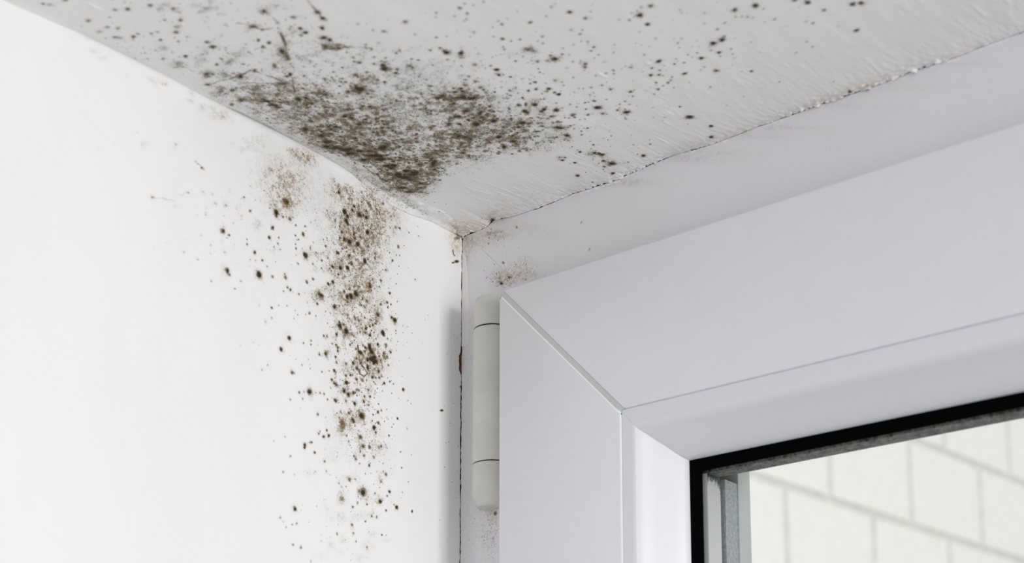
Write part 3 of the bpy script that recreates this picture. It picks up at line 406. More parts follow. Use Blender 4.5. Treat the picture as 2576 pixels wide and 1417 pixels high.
        (680, 950, 3.035, [(300, 108, 18, .85), (222, 112, 9, .4), (258, 110, 6, .3), (248, 163, 8, .3), (153, 168, 7, .3), (348, 118, 6, .35), (380, 115, 8, .35), (412, 125, 8, .4), (437, 168, 5, .6), (500, 178, 13, .65), (582, 40, 13, .7), (565, 105, 14, .75), (598, 130, 14, .8), (578, 178, 10, .5), (636, 118, 13, .6), (645, 200, 11, .85), (505, 55, 14, .5), (697, 292, 23, 1., .6), (793, 382, 14, 1.), (825, 345, 10, .6), (808, 418, 10, .6), (822, 265, 10, .7), (630, 320, 12, .7), (640, 338, 9, .7), (600, 272, 10, .5), (555, 355, 30, .35, .5), (535, 260, 8, .35), (720, 145, 8, .7), (762, 145, 8, .6), (750, 95, 8, .5), (715, 185, 9, .6), (752, 210, 5, .6), (827, 203, 5, .7), (1015, 93, 8, .95), (870, 45, 6, .8), (910, 30, 4, .6), (970, 314, 6, .9), (940, 356, 5, .5), (872, 335, 5, .5), (907, 443, 7, .7), (363, 280, 10, .5), (433, 403, 7, .7), (408, 453, 8, .85), (447, 443, 10, .75), (370, 430, 8, .45), (380, 410, 6, .35), (265, 515, 10, .85), (262, 535, 8, .8), (316, 495, 7, .6), (300, 497, 5, .4), (340, 574, 8, .65), (112, 453, 5, .4), (25, 485, 7, .22), (153, 600, 8, .3), (98, 722, 8, .3), (185, 742, 7, .2), (585, 445, 9, .45), (690, 455, 16, .55), (675, 405, 6, .4), (710, 525, 15, .55), (760, 532, 10, .6), (690, 560, 9, .4), (655, 620, 9, .5), (640, 600, 8, .5), (718, 598, 9, .5), (757, 670, 9, .65), (605, 780, 12, .5), (650, 778, 6, .35), (710, 880, 22, 1., .6), (667, 960, 9, .35), (550, 925, 18, .28), (840, 948, 13, .85), (912, 872, 9, .7), (965, 993, 11, .85), (885, 1015, 7, .7), (1082, 1022, 7, .9), (995, 568, 4, .8), (1005, 690, 5, .6), (1078, 591, 4, .4), (1055, 797, 4, .6), (187, 1005, 14, .7), (187, 1010, 7, .5), (235, 1014, 6, .18), (75, 1070, 9, .25), (200, 1115, 8, .35), (167, 1123, 7, .3), (120, 1143, 7, .3), (100, 1103, 6, .2), (172, 1278, 9, .45), (232, 1298, 9, .4), (510, 1195, 9, .4), (388, 1250, 9, .15), (625, 1125, 10, .5), (635, 1190, 8, .4), (655, 1253, 5, .6), (853, 1203, 6, .6), (775, 1060, 7, .6), (815, 1065, 8, .45), (727, 1100, 6, .5), (740, 970, 6, .6), (630, 990, 8, .5), (893, 905, 7, .5), (885, 740, 12, .5), (845, 795, 10, .35), (790, 610, 12, .3), (830, 530, 16, .2), (430, 715, 10, .22), (345, 720, 7, .2), (416, 640, 8, .4), (1045, 390, 8, .2), (738, 1298, 10, .3), (310, 1405, 8, .2), (945, 970, 4, .7), (1050, 178, 4, .5), (1075, 200, 4, .4), (800, 885, 6, .5), (835, 842, 4, .6), (580, 835, 6, .4), (525, 808, 6, .4), (545, 835, 8, .22)]),
        (350, 380, 2.285, [(482, 458, 10, .85), (518, 484, 5, .6), (476, 517, 4, .4), (507, 687, 10, .9), (520, 710, 5, .5), (690, 710, 11, .9), (665, 583, 7, .75), (621, 536, 5, .55), (620, 508, 4, .4), (638, 345, 6, .6), (767, 440, 6, .6), (748, 497, 6, .6), (710, 628, 6, .5), (640, 625, 5, .25), (670, 629, 4, .3), (738, 664, 5, .3), (562, 645, 3, .5), (585, 748, 4, .4), (553, 792, 3, .4), (496, 583, 6, .28), (415, 746, 5, .25), (256, 580, 5, .22), (82, 267, 6, .32), (363, 97, 4.5, .6), (325, 60, 3, .4), (378, 115, 3, .35), (577, 174, 2.5, .4), (532, 105, 3, .2), (640, 203, 4, .2), (336, 370, 3, .2), (282, 238, 5, .28), (205, 213, 4, .12), (804, 15, 4, .5), (605, 267, 5, .3), (425, 250, 5, .18), (440, 303, 6, .2), (500, 312, 6, .22), (370, 237, 6, .14), (520, 228, 6, .12), (763, 902, 4, .35), (692, 888, 4, .22), (805, 887, 5, .2), (585, 1118, 3, .2), (657, 1100, 3, .25), (708, 1258, 4, .22), (692, 1115, 4, .15), (740, 1230, 4, .2), (727, 980, 8, .14), (543, 567, 5, .22), (785, 637, 4, .25)]),
        (0, 0, 2.834, [(650, 370, 8, .3), (560, 545, 0.1, 0), (780, 420, 8, .2), (515, 520, 6, .15), (570, 548, 5, .15), (1290, 940, 5, .25), (1250, 1027, 7, .35), (1300, 900, 5, .15), (1420, 830, 4, .5), (1272, 828, 4, .3), (1625, 1015, 5, .3), (1735, 1070, 8, .35), (975, 945, 6, .2), (1085, 1408, 8, .2), (1745, 1405, 6, .3), (1115, 760, 4, .2), (1355, 725, 8, .3), (1370, 690, 7, .25), (278, 128, 3, .3), (1707, 1290, 2.5, .4), (1785, 1330, 4, .3), (1650, 1210, 3, .4)])], 1.)
    for pts, wd, a in [([(492, 406), (508, 422), (517, 432)], 1.6, .5), ([(386, 497), (410, 499), (438, 505)], 1.6, .22), ([(455, 492), (475, 483)], 1.6, .22), ([(206, 282), (235, 312), (258, 335), (290, 365)], 1.6, .10), ([(385, 627), (410, 612), (432, 607)], 1.2, .12), ([(175, 178), (190, 188), (205, 196)], 1.8, .12), ([(484, 836), (498, 838), (504, 848)], 1.2, .12),
                       ([(900, 870), (905, 910), (918, 930), (924, 940), (916, 948), (906, 942), (902, 928)], 2.2, .85), ([(934, 522), (927, 535), (925, 548)], 1.6, .7), ([(1139, 631), (1141, 640), (1145, 644)], 2.2, .95), ([(782, 626), (795, 642), (803, 655)], 3, .35), ([(555, 700), (552, 712), (562, 712)], 2, .12), ([(250, 132), (280, 150)], 1.6, .2),
                       ([(1041, 561), (1050, 559), (1056, 560)], 1.2, .4), ([(928, 868), (935, 880), (940, 892)], 4, .8), ([(868, 740), (895, 742)], 3, .4)]:
        f.thread('core', pts, wd*.6, a); f.thread('haze', pts, wd*1.2, a*.3)
    col = [(930, 560, 45, 30, 2.2), (895, 620, 36, 30, 2.4), (900, 700, 36, 30, 2), (890, 770, 40, 30, 1.6), (930, 830, 34, 30, 1.4), (930, 900, 34, 28, 2), (890, 960, 36, 22, .9), (915, 1000, 36, 40, .8), (920, 1100, 40, 40, .9), (900, 1230, 60, 60, .5), (770, 400, 40, 26, .8), (720, 500, 30, 26, .8), (880, 490, 36, 26, 1.1), (850, 560, 50, 50, .8), (930, 480, 26, 26, .8)]
    scatter(f, 1500, col, 11, .12, .36, None, (.3, .8))
    scatter(f, 300, col, 12, .35, .8, None, (.12, .5))
    scatter(f, 200, [(700, 640, 90, 90, 1), (780, 820, 60, 90, .7), (900, 1300, 90, 70, .8), (600, 560, 60, 60, .4)], 13, .14, .4, None, (.12, .42))
    scatter(f, 120, [(440, 222, 60, 14, 1), (560, 290, 50, 18, 1), (660, 365, 50, 22, 1.6), (250, 130, 50, 12, .8)], 14, .14, .36, None, (.1, .4))
    scatter(f, 60, [(990, 640, 30, 90, 1), (1010, 850, 30, 120, .7)], 15, .12, .28, None, (.4, .85))
    scatter(f, 40, [(1140, 1050, 22, 190, 1)], 16, .12, .3, lambda x, y: x < 1157, (.15, .55))
    for (x, y, sx, sy, a) in [(1150, 615, 11, 28, .42), (1146, 612, 8, 14, .42), (1130, 595, 10, 6, .2), (960, 560, 40, 30, .06), (1140, 880, 16, 70, .05), (1140, 1250, 20, 150, .05), (720, 430, 60, 40, .05), (560, 280, 60, 20, .05)]: E('warm', x, y, sx, sy, a)
    for (x, y, s_, a) in [(1147, 601, 3, .35), (1152, 597, 4, .25), (1143, 585, 2, .3), (1149, 658, 2.6, .9), (1140, 661, 1.6, .7), (1162, 973, 2.5, .9), (1111, 1033, 2, .9)]: E('core', x, y, s_*1.3, s_*.8, a)

def paint_frame(f):
    E = f.ell
    for (x, y, sx, sy, a) in [(1180, 612, 14, 12, .30), (1172, 640, 7, 24, .22), (1215, 605, 30, 12, .16), (1245, 590, 26, 8, .20), (1235, 585, 12, 6, .2), (1275, 695, 26, 13, .22), (1255, 705, 14, 12, .22), (1310, 680, 20, 18, .12), (1320, 690, 26, 10, .14), (1340, 700, 20, 6, .1), (1300, 570, 40, 10, .10), (1340, 590, 50, 12, .06), (1560, 462, 60, 6, .16), (1590, 455, 30, 4, .14), (1720, 400, 70, 7, .16), (1800, 385, 60, 5, .12), (1960, 322, 70, 5, .18), (1900, 345, 90, 6, .1), (2100, 268, 60, 5, .08), (2420, 160, 60, 4, .12), (2250, 220, 90, 6, .06), (1172, 740, 6, 90, .07), (1172, 830, 6, 30, .08), (1238, 1360, 14, 50, .10), (1240, 1300, 10, 16, .16), (1175, 1330, 10, 80, .08), (1180, 1100, 12, 150, .05)]:
        E('warm', x, y, sx, sy, min(.8, a*1.7))
    for (x, y, sx, sy, a) in [(1245, 590, 26, 9, .34), (1275, 698, 24, 12, .42), (1262, 712, 12, 10, .4), (1325, 672, 20, 22, .2), (1180, 605, 10, 10, .22), (1240, 1340, 12, 50, .26), (1215, 1330, 20, 50, .18), (1180, 1000, 10, 200, .07), (1250, 650, 50, 50, .06), (1340, 690, 30, 6, .16)]: E('haze', x, y, sx, sy, a)
    rng = np.random.RandomState(21)
    for (cx, cy, sx, sy, n, r0, a0) in [(1240, 590, 30, 12, 26, .28, .35), (1270, 700, 26, 14, 34, .22, .42), (1320, 670, 22, 22, 16, .2, .3), (1240, 650, 40, 40, 22, .16, .35), (1190, 640, 14, 30, 14, .18, .3), (1225, 1340, 22, 50, 70, .2, .42), (1178, 1000, 10, 200, 26, .14, .4), (1400, 560, 90, 30, 14, .14, .35), (1600, 520, 160, 30, 10, .14, .25), (2000, 400, 200, 40, 8, .2, .15)]:
        for _ in range(n):
            x = cx+rng.randn()*sx; y = cy+rng.randn()*sy
            f.dot(f.conv(x, y), r0*.75*(.6+rng.rand()*1.3), a0*(.4+rng.rand()), .08)
    for (x, y, s_, a) in [(1261, 713, 2.4, .95), (1281, 698, 1.8, .8), (1266, 661, 1.8, .6), (1224, 1276, 2.6, .95), (1246, 1292, 2.4, .8), (1484, 628, 1.3, .7), (1300, 572, 1.5, .6)]: E('core', x, y, s_, s_, a)


def clumps(h, A, B, seed, cell):
    c = fbm(A, B, seed, cell, 4)
    return np.clip(h*np.clip(.9+1.25*c, .25, 1.7), 0, 1)

# ------------------------------------------------------------------ ceiling
xs = np.concatenate([np.arange(0, 3, .3), np.arange(3, 150, .36), np.arange(150, 200, .45), np.arange(200, 300, .6), np.arange(300, 640, 8)])
ys = np.concatenate([np.arange(-450, -262, 6), np.arange(-262, -8, .42), np.arange(-8, -.39, .3)])
X, Y = np.meshgrid(xs, ys, indexing='ij')
fc = Field(X, Y, on_ceiling)
paint_ceiling(fc)
fc.haze = clumps(fc.haze, X, Y, 201, 3.6)
Z = Hc(X, Y)
near = np.exp(Y/2.6)                                   # crumbly edge above the window frame
ridge = np.abs(vnoise(X, Y, 31, 3.1))
along = sstep(-.25, .45, vnoise(X, X*0, 77, 26.)) + .25
Z = Z - near*along*(1.1*sstep(.25, 1., vnoise(X, Y*1.3, 12, 2.3)) + .55*vnoise(X, Y, 13, .95) + .40*vnoise(X+Y*.4, Y*.5, 28, .62))
for (x_, y_, r_, h_) in [(191, -.9, 1.3, 1.5), (195, -1.0, .8, .8), (201, -.8, .8, .9), (24, -1.8, 1.6, .8), (29, -2.2, 1.3, .7), (58, -1.2, 1.2, .8), (62, -1., 1.0, .7), (88, -.8, 1., .7), (105, -.8, 1.1, .8), (212, -1, 1, .7), (221, -1, 1.2, .8), (232, -1, 1.1, .8)]:
    Z = Z - .5*h_*np.exp(-(((X-x_)/r_)**2+((Y-y_)/r_)**2)**1.2)
Z = Z - .16*np.exp(Y/9.)*sstep(.2, .9, fbm(X*1., Y*.35, 14, 2.2))
Z += .35*fbm(X, Y, 15, 60, 3)*sstep(0, 20, X)*sstep(0, -15, Y)
Z += .10*fbm(X, Y*.4, 16, 7, 3)*sstep(3, 12, X)
# loose flaking strip along the left junction near the corner
strip = np.exp(-((X-4)/4.)**2)*sstep(-84, -72, Y)*sstep(-1, -8, Y)
Z -= strip*.45*fbm(X*1.2, Y*.6, 17, 5, 4)
ax_ = np.interp(Y, [-110, -98, -88, -82, -70, -52, -39, -25, -13, -3], [2, 8, 11, 14, 13, 9.5, 8.4, 9.6, 7, 3])+1.2*vnoise(Y, X*0, 18, 5)+.9*vnoise(X, Y, 19, 1.2)+.5*vnoise(X, Y, 29, .6)
Z -= sstep(.45, -.45, X-ax_)*sstep(-112, -90, Y)*sstep(-.5, -6, Y)*(.34+.34*vnoise(X, Y, 20, 3.5))*sstep(0, 2.5, X)
ua = X*.12+Y*.99; ub = X*.99-Y*.12                       # brushed, scraped zone by the window
scr = np.maximum(0, vnoise(ua*.16, ub, 24, .9)-.25)*np.maximum(0, .4+vnoise(ua, ub, 25, 14.))
Z -= .22*scr*sstep(-75, -30, Y)*sstep(4, 14, X)
Z -= .14*np.exp(Y/14.)*vnoise(ua*.3, ub, 26, 1.0)
# trowel nicks
for (px_, py_, l_, a_) in [(1515, 190, 12, .5), (458, 60, 6, 0), (240, 18, 22, .35), (290, 70, 20, .2), (1600, 434, 7, .4), (1630, 160, 5, .2)]:
    p = on_ceiling(px_, py_); q = on_ceiling(px_+l_, py_+l_*.5); dv = (q-p); Ld = np.hypot(*dv)+1e-6; dv = dv/Ld
    du = (X-p[0])*dv[0]+(Y-p[1])*dv[1]; dn = -(X-p[0])*dv[1]+(Y-p[1])*dv[0]
    Z -= .35*np.exp(-(du/Ld)**4)*np.exp(-(dn/.5)**2)
ye = -.13-.08*(1+vnoise(xs, xs*0, 41, 2.4))-.14*sstep(.1, .9, vnoise(xs, xs*0, 42, 6.))
Yw = Y.copy(); k = np.exp((Y+.3)/1.2)[:, :]
Yw = Y*(1-np.clip(k, 0, 1)) + (ye[:, None]+(Y+.3))*np.clip(k, 0, 1)
P = np.stack([X, Yw, Z], -1)
lip = P[:, -1:].copy(); lip[..., 2] += 3.5; lip[..., 1] += .02
P = np.concatenate([P, lip], 1)
for nm in ('haze', 'core', 'warm'):
    setattr(fc, nm, np.concatenate([getattr(fc, nm), np.full((len(xs), 1), .6 if nm != 'warm' else 0)], 1))
# dark ribbon against the frame, painting in the shade deep inside the crack
eV = []; eF = []; eM = []
xr = np.arange(.5, 630, .45)
def ribbon(top, bot, pos, mat, thr=0.02):
    for i in range(len(xr)-1):
        if top[i]-bot[i] < thr and top[i+1]-bot[i+1] < thr: continue
        b = len(eV); eV.extend([pos(i, bot[i]), pos(i+1, bot[i+1]), pos(i+1, top[i+1]), pos(i, top[i])]); eF.append((b, b+1, b+2, b+3)); eM.append(mat)
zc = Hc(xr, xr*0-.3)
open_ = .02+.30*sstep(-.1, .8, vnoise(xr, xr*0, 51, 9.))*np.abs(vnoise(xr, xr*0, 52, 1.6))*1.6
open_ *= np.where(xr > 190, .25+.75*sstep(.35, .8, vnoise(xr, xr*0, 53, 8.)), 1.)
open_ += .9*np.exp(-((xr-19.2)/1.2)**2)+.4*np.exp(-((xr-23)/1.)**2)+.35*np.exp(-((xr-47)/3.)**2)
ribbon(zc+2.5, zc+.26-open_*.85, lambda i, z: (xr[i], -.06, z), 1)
def box(x0, x1, y0, y1, z0, z1, mat=0):
    b = len(eV)
    for zz in (z0, z1):
        for xx, yy in ((x0, y0), (x1, y0), (x1, y1), (x0, y1)): eV.append((xx, yy, zz))
    for f in ((0, 3, 2, 1), (4, 5, 6, 7), (0, 1, 5, 4), (1, 2, 6, 5), (2, 3, 7, 6), (3, 0, 4, 7)):
        eF.append(tuple(b+i for i in f)); eM.append(mat)
skim = .12*np.interp(xr, [0, 36, 40, 54, 74, 92, 101, 117, 130, 142, 158, 170, 182, 196, 212, 232, 248, 275, 640], [0, 0, 1.4, 2.4, 4.2, 5.6, 3., 1.4, 5.0, 4.4, 2.6, 3.8, 3.4, 1.8, 2.6, 3.6, 5., 3.6, 3.])*(1+.9*vnoise(xr, xr*0, 55, 1.4)+.5*vnoise(xr, xr*0, 56, .7))
ribbon(zc+.1-open_*1.05, zc-.1-skim, lambda i, z: (xr[i], -.10, z), 0, .4)
ribbon(zc-.1-skim, zc-.16-skim, lambda i, z: (xr[i], -.10 if z > zc[i]-.14-skim[i] else 0.05, z), 0, .01)
box(-80, 640, -450, 62, 17, 60)                          # lintel above the plaster skin
me = grid_mesh('ceiling', P[:, ::-1], eV, eF, np.array(eM))
for nm in ('haze', 'core', 'warm'): set_attr(me, nm, getattr(fc, nm)[:, ::-1])
ceiling = link('ceiling', me, None, [MAT_CEIL, MAT_CRACK_SHADE])
tag(ceiling, 'white painted ceiling of the window niche with dark mould spots and a cracked edge', 'ceiling', 'structure')

# ------------------------------------------------------------------ left wall
ys = np.concatenate([np.arange(-450, -250, 6), np.arange(-250, -135, 1.0), np.arange(-135, -1.2, .38), np.arange(-1.2, -.19, .2)])
zp = np.concatenate([np.arange(-430, -205, 5), np.arange(-205, .01, .38)])
zp[-1] = 0
Yg, Zp = np.meshgrid(ys, zp, indexing='ij')
Zg = Zp + zlow(Yg)*np.exp(Zp/14.)
fw = Field(Yg, Zg, on_wall); fw.b = zp
paint_wall(fw)
fw.haze = clumps(fw.haze, Yg, Zg, 211, 2.6)
Xg = .30*fbm(Yg, Zg, 61, 45, 3)*sstep(0, -8, Zp)*sstep(0, -10, Yg) + .05*fbm(Yg, Zg*.35, 62, 6, 3)*sstep(0, -3, Zp)
rough = np.exp(-((Yg+66)/16.)**2)*np.exp(Zp/9.)
Xg += rough*.5*(fbm(Yg*.8, Zg, 63, 4, 4)+.2)*sstep(0, -1.2, Zp)
lump = np.exp(-((Yg+4)/3.)**2)*np.exp(-((Zg+1)/4.)**2); Xg += lump*(1.8*np.abs(vnoise(Yg, Zg, 64, 1.5)))*sstep(0, -.6, Zp)
# chip in the plaster beside the hinge
pc = hit(1156, 912, 0, 0)
ye = -.42-.26*vnoise(Zg, Zg*0, 65, 3.1)-.16*vnoise(Zg, Zg*0, 66, 1.)-.12*sstep(-45, -46, Zg)*vnoise(Zg, Zg*0, 67, 9)
kk = np.exp((Yg+.2)/.9); kk = np.clip(kk, 0, 1)
chip = np.exp(-((Zg-pc[2])/4.6)**6)
Yw = Yg*(1-kk)+(ye+(Yg+.2)-2.3*chip*(1+.25*vnoise(Zg, Zg*0, 68, 1.1)))*kk
P = np.stack([Xg, Yw, Zg], -1)
P[-1, :, 0] = P[-1, :, 0]
lip = P[-1:].copy(); lip[..., 0] -= 3.5
P = np.concatenate([P, lip], 0)
for nm in ('haze', 'core', 'warm'):
    setattr(fw, nm, np.concatenate([getattr(fw, nm), np.full((1, len(zp)), .6 if nm != 'warm' else 0)], 0))
eV = []; eF = []; eM = []
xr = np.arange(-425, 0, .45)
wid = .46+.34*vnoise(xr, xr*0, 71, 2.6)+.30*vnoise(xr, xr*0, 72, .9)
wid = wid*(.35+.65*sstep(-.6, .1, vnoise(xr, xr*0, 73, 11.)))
ribbon(wid*.5, wid*0-3, lambda i, u: (u, -.05, xr[i]), 1, -1)  # dark strip behind the wall edge, shade of the gap put into its colour
# brown chipped patch (recess filled with old plaster)
n0 = len(eV)
for i in range(14):
    z0 = pc[2]-5.2+i*.8
    for j in range(3):
        eV.append((-.12-.35*abs(vnoise(z0, j*2., 91, 1.)), -3.4+1.6*j, z0))
for i in range(13):
    for j in range(2):
        b = n0+i*3+j; eF.append((b, b+1, b+4, b+3)); eM.append(2)
sk = [hit(*q, 1, -.12) for q in [(1163, 636), (1171, 648), (1175, 700), (1177, 760), (1180, 800), (1179, 866)]]
for i in range(len(sk)-1):
    a_, b_ = sk[i], sk[i+1]; q0 = len(eV)
    eV += [(.05, -.12, a_[2]), (a_[0], -.12, a_[2]), (b_[0], -.12, b_[2]), (.05, -.12, b_[2]), (a_[0]+.12, .03, a_[2]), (b_[0]+.12, .03, b_[2])]
    eF += [(q0, q0+3, q0+2, q0+1), (q0+1, q0+2, q0+5, q0+4)]; eM += [3, 3]
q0 = len(eV); b_ = sk[-1]; eV += [(.05, -.12, b_[2]), (b_[0], -.12, b_[2]), (b_[0]+.1, .03, b_[2]-.15), (.05, .03, b_[2]-.15)]; eF += [(q0, q0+3, q0+2, q0+1)]; eM += [3]
box(-80, -17, -450, 62, -430, 60)
me = grid_mesh('wall_left', P, eV, eF, np.array(eM))
for nm in ('haze', 'core', 'warm'): set_attr(me, nm, getattr(fw, nm))
wall = link('wall_left', me, None, [MAT_WALL, MAT_CRACK_SHADE, MAT_CHIP, plain('old_paint_skim', (.80, .775, .77), .5, .3, bump=.2, bscale=500)])
tag(wall, 'bright white plaster wall on the left with a vertical column of mould spots', 'wall', 'structure')

# ------------------------------------------------------------------ window
win = bpy.data.objects.new('window_1', None); scn.collection.objects.link(win)
win.location = (0.1, 0, -0.1); bpy.context.view_layer.update()
tag(win, 'fixed white plastic window frame set against the cracked plaster, dirty at its upper left corner', 'window', 'structure')
WL = np.array([100., 0, -100.])
def wobj(name, V, Fc, mats, parent=win, mi=None, smooth=True, sharp=30, off=WL):
    me = mesh_from(name, np.array(V, float)-off, Fc, mi, smooth, sharp)
    return link(name, me, parent, mats)

sash = bpy.data.objects.new('casement', None); scn.collection.objects.link(sash); sash.location = win.location
tag(sash, 'white plastic opening casement with mitred corner, double glazing and off-white barrel hinge', 'window', 'thing')
# fixed frame: stile and head with a gridded dirty front face, mitred along a hair-thin seam
def seam(v):                                             # x on the mitre for a given z
    return -v + 3.0
gx = np.concatenate([np.arange(-16, 0, 4), np.arange(0, 60.1, .7)])
def frame_part(name, kind):
    if kind == 'stile':
        a = np.concatenate([np.arange(-16, 0, 4.), np.arange(0, 62.1, .7)]); b = np.concatenate([np.arange(-430, -215, 8), np.arange(-215, -54, .9), np.linspace(-54, 16, 90)])
        A, B = np.meshgrid(a, b, indexing='ij')
        top = np.minimum(16, -(A-3.0))                   # z of the mitre at this x
        B2 = np.where(B > -54, -54+(B+54)/(70.)*(top+54), B)
        # keep rows left of the mitre
        Pf = np.stack([A, A*0, B2], -1); fa, fb = A, B2
    else:
        a = np.concatenate([np.linspace(-16, 62, 100), np.arange(62.7, 290, .9), np.arange(290, 640, 8)]); b = np.concatenate([np.arange(-62, 0, .7), np.arange(0, 17, 4)])
        A, B = np.meshgrid(a, b, indexing='ij')
        left = np.maximum(-16, 3.0-B)
        A2 = np.where(A < 62, 62-(62-A)/78.*(62-left), A)
        Pf = np.stack([A2, A*0, B], -1)
    f = Field(Pf[..., 0], Pf[..., 2], on_frame)
    f.a = a; f.b = b; f.full = True
    f._win = lambda p, ra, rb: (slice(0, len(a)), slice(0, len(b)))
    paint_frame(f)
    ev = []; ef = []
    def bx(x0, x1, y0, y1, z0, z1):
        q = len(ev)
        for zz in (z0, z1):
            for xx, yy in ((x0, y0), (x1, y0), (x1, y1), (x0, y1)): ev.append((xx, yy, zz))
        for g in ((0, 3, 2, 1), (4, 5, 6, 7), (0, 1, 5, 4), (1, 2, 6, 5), (2, 3, 7, 6), (3, 0, 4, 7)): ef.append(tuple(q+i for i in g))
    if kind == 'stile': bx(-16, 62, .3, 60, -430, -20)
    else: bx(-16, 640, .3, 60, -62, 16.5)
    ord_ = slice(None) if kind == 'stile' else slice(None)
    me = grid_mesh(name, Pf-WL, np.array(ev)-WL, ef)
    for nm in ('haze', 'core', 'warm'): set_attr(me, nm, getattr(f, nm))
    return link(name, me, win, [MAT_FRAME])
frame_part('frame_stile', 'stile'); frame_part('frame_head', 'head')
# seam grime line between the two
def hairline(name, pts, wdt, mat, parent=win, lift=.03, seed=0, brk=-2):
    V = []; Fc = []
    pts = [np.array(p, float) for p in pts]
    for k in range(len(pts)-1):
        n = max(2, int(np.linalg.norm(pts[k+1]-pts[k])/.6)); d = (pts[k+1]-pts[k]); d /= np.linalg.norm(d)
        nn = np.array([-d[2], 0, d[0]])
        for i in range(n+1):
            c = pts[k]+(pts[k+1]-pts[k])*i/n; ww = wdt*(.6+.4*vnoise(c[0]*3, c[2]*3, seed+3, 1.7))
            if vnoise(c[0], c[2], seed+4, 5.) < brk: ww = .01
            V += [c+nn*ww/2, c-nn*ww/2]
            if i: b = len(V)-4; Fc.append((b, b+1, b+3, b+2))
    V = np.array(V); V[:, 1] -= lift
    return wobj(name, V, Fc, [mat], parent, smooth=False)
s0 = hit(1186, 601, 1, 0); s1 = hit(1300, 712, 1, 0)
hairline('weld_seam', [(s0[0], 0, s0[2]), (s1[0]+2, 0, s1[2]-2)], .16, plain('seam_grime', (.36, .32, .29), .8, .1), seed=8, brk=-.25)

# sash: profile points (px on the mitre, y) -> (x, z) corner offsets
def prof(pts):
    o = []
    for px_, py_, yy in pts:
        h = hit(px_, py_, 1, yy); o.append((h[0], h[2], yy))
    return o
def back(x, y, c): return (x, -x-c, y)
XE, ZE = 640., -430.
def loft(name, prof_, kind, mat, parent, cut=0., closed=True, sharp=30, seg_shift=None, mats=None, mi=None):
    n = len(prof_); V = []
    for i, (x, z, y) in enumerate(prof_):
        s = cut if not callable(cut) else cut(i)
        if kind == 'stile': V.append((x, y, z-s))
        else: V.append((x+s, y, z))
    for i, (x, z, y) in enumerate(prof_):
        V.append((x, y, ZE) if kind == 'stile' else (XE, y, z))
    Fc = []
    rng = range(n) if closed else range(n-1)
    for i in rng:
        j = (i+1) % n
        Fc.append((i, j, n+j, n+i) if kind == 'stile' else (j, i, n+i, n+j))
    if closed:
        Fc.append(tuple(range(n))[::-1] if kind == 'stile' else tuple(range(n)))
        Fc.append(tuple(range(n, 2*n)) if kind == 'stile' else tuple(range(n, 2*n))[::-1])
    me_o = wobj(name, V, Fc, mats or [mat], parent, smooth=True, sharp=sharp, mi=mi)
    return me_o
XL, ZT = 38.0, -42.6
inn = hit(1560, 1030, 1, -18)                            # inner corner of the flat sash face
XI, ZI = inn[0], inn[2]
def arc(xc, yc, r, a0, a1, n, zf):
    return [(xc+r*math.cos(math.radians(a)), zf(xc+r*math.cos(math.radians(a))), yc+r*math.sin(math.radians(a))) for a in np.linspace(a0, a1, n)]
zf = lambda x: ZT+(x-XL)/(XI-XL)*(ZI-ZT)
sash_prof = [(XL, zf(XL), -1.0)] + arc(XL+1.2, -16.8, 1.2, 180, 270, 5, zf) + [(XI-.9, zf(XI-.9), -18.0), (XI-.25, zf(XI-.25), -17.75), (XI, zf(XI), -17.1), (XI, zf(XI), -16.0), (XI+2, zf(XI+2), -16.0), (XI+2, zf(XI+2), 40.), (63, zf(63), 40.), (63, zf(63), -1.0)]
CUT = 2.2
sash_s = loft('sash_stile', sash_prof, 'stile', MAT_SASH, sash, cut=lambda i: CUT)
sash_r = loft('sash_rail', sash_prof, 'rail', MAT_SASH, sash, cut=lambda i: CUT)
# milled weld groove filling the mitre, with small bevels and the clipped corner
def wpt(t, side, y):
    """point along the mitre (t 0..1 outer->inner), offset to stile(-1) / rail(+1) side by side mm along z / x"""
    x = XL+(XI-XL)*t; z = ZT+(ZI-ZT)*t
    return (x+(side if side > 0 else 0), y, z-(-side if side < 0 else 0))
c0 = .018
V = []; rows = []
ts = [c0, .25, .5, .75, 1.0]
for t_ in ts:
    rows.append([wpt(t_, -CUT-.05, -17.98), wpt(t_, -CUT+.9, -16.95), wpt(t_, 0, -16.95), wpt(t_, CUT-.35, -16.95), wpt(t_, CUT+.05, -17.98)])
for r_ in rows: V += r_
nr = 5; Fc = []; wmi = []
for i in range(len(ts)-1):
    for j in range(nr-1): b = i*nr+j; Fc.append((b, b+1, b+nr+1, b+nr)); wmi.append(1 if j == 0 else 0)
# clipped end of the corner going back to the frame
b0 = len(V); V += [(q[0], -1.2, q[2]) for q in rows[0]]
for j in range(nr-1): Fc.append((j+1, j, b0+j, b0+j+1)); wmi.append(0)
wobj('corner_weld', V, Fc, [MAT_WELD, plain('weld_edge_highlight', (.86, .865, .88), .3, .5)], sash_s, sharp=25, mi=wmi)  # stile-side bevel gets a paler plastic, its highlight painted into the colour
hairline('weld_edge_line', [np.array(wpt(.02, CUT-.2, -17.75)), np.array(wpt(1.0, CUT-.2, -17.75))], .16, MAT_LINE, sash_s, lift=.06, seed=2)  # thin grey line along the rail side of the groove
q = hit(1259, 750, 1, -18)
bmV = []; bmF = []
for k in range(8): bmV.append((q[0]+.55*math.cos(k*.785)*(1+.2*math.sin(k*3)), -17.9, q[2]+.6*math.sin(k*.785)))
bmV.append((q[0], -17.98, q[2]))
for k in range(8): bmF.append((k, (k+1) % 8, 8))
wobj('rust_speck', bmV, bmF, [MAT_CHIP], sash_s)

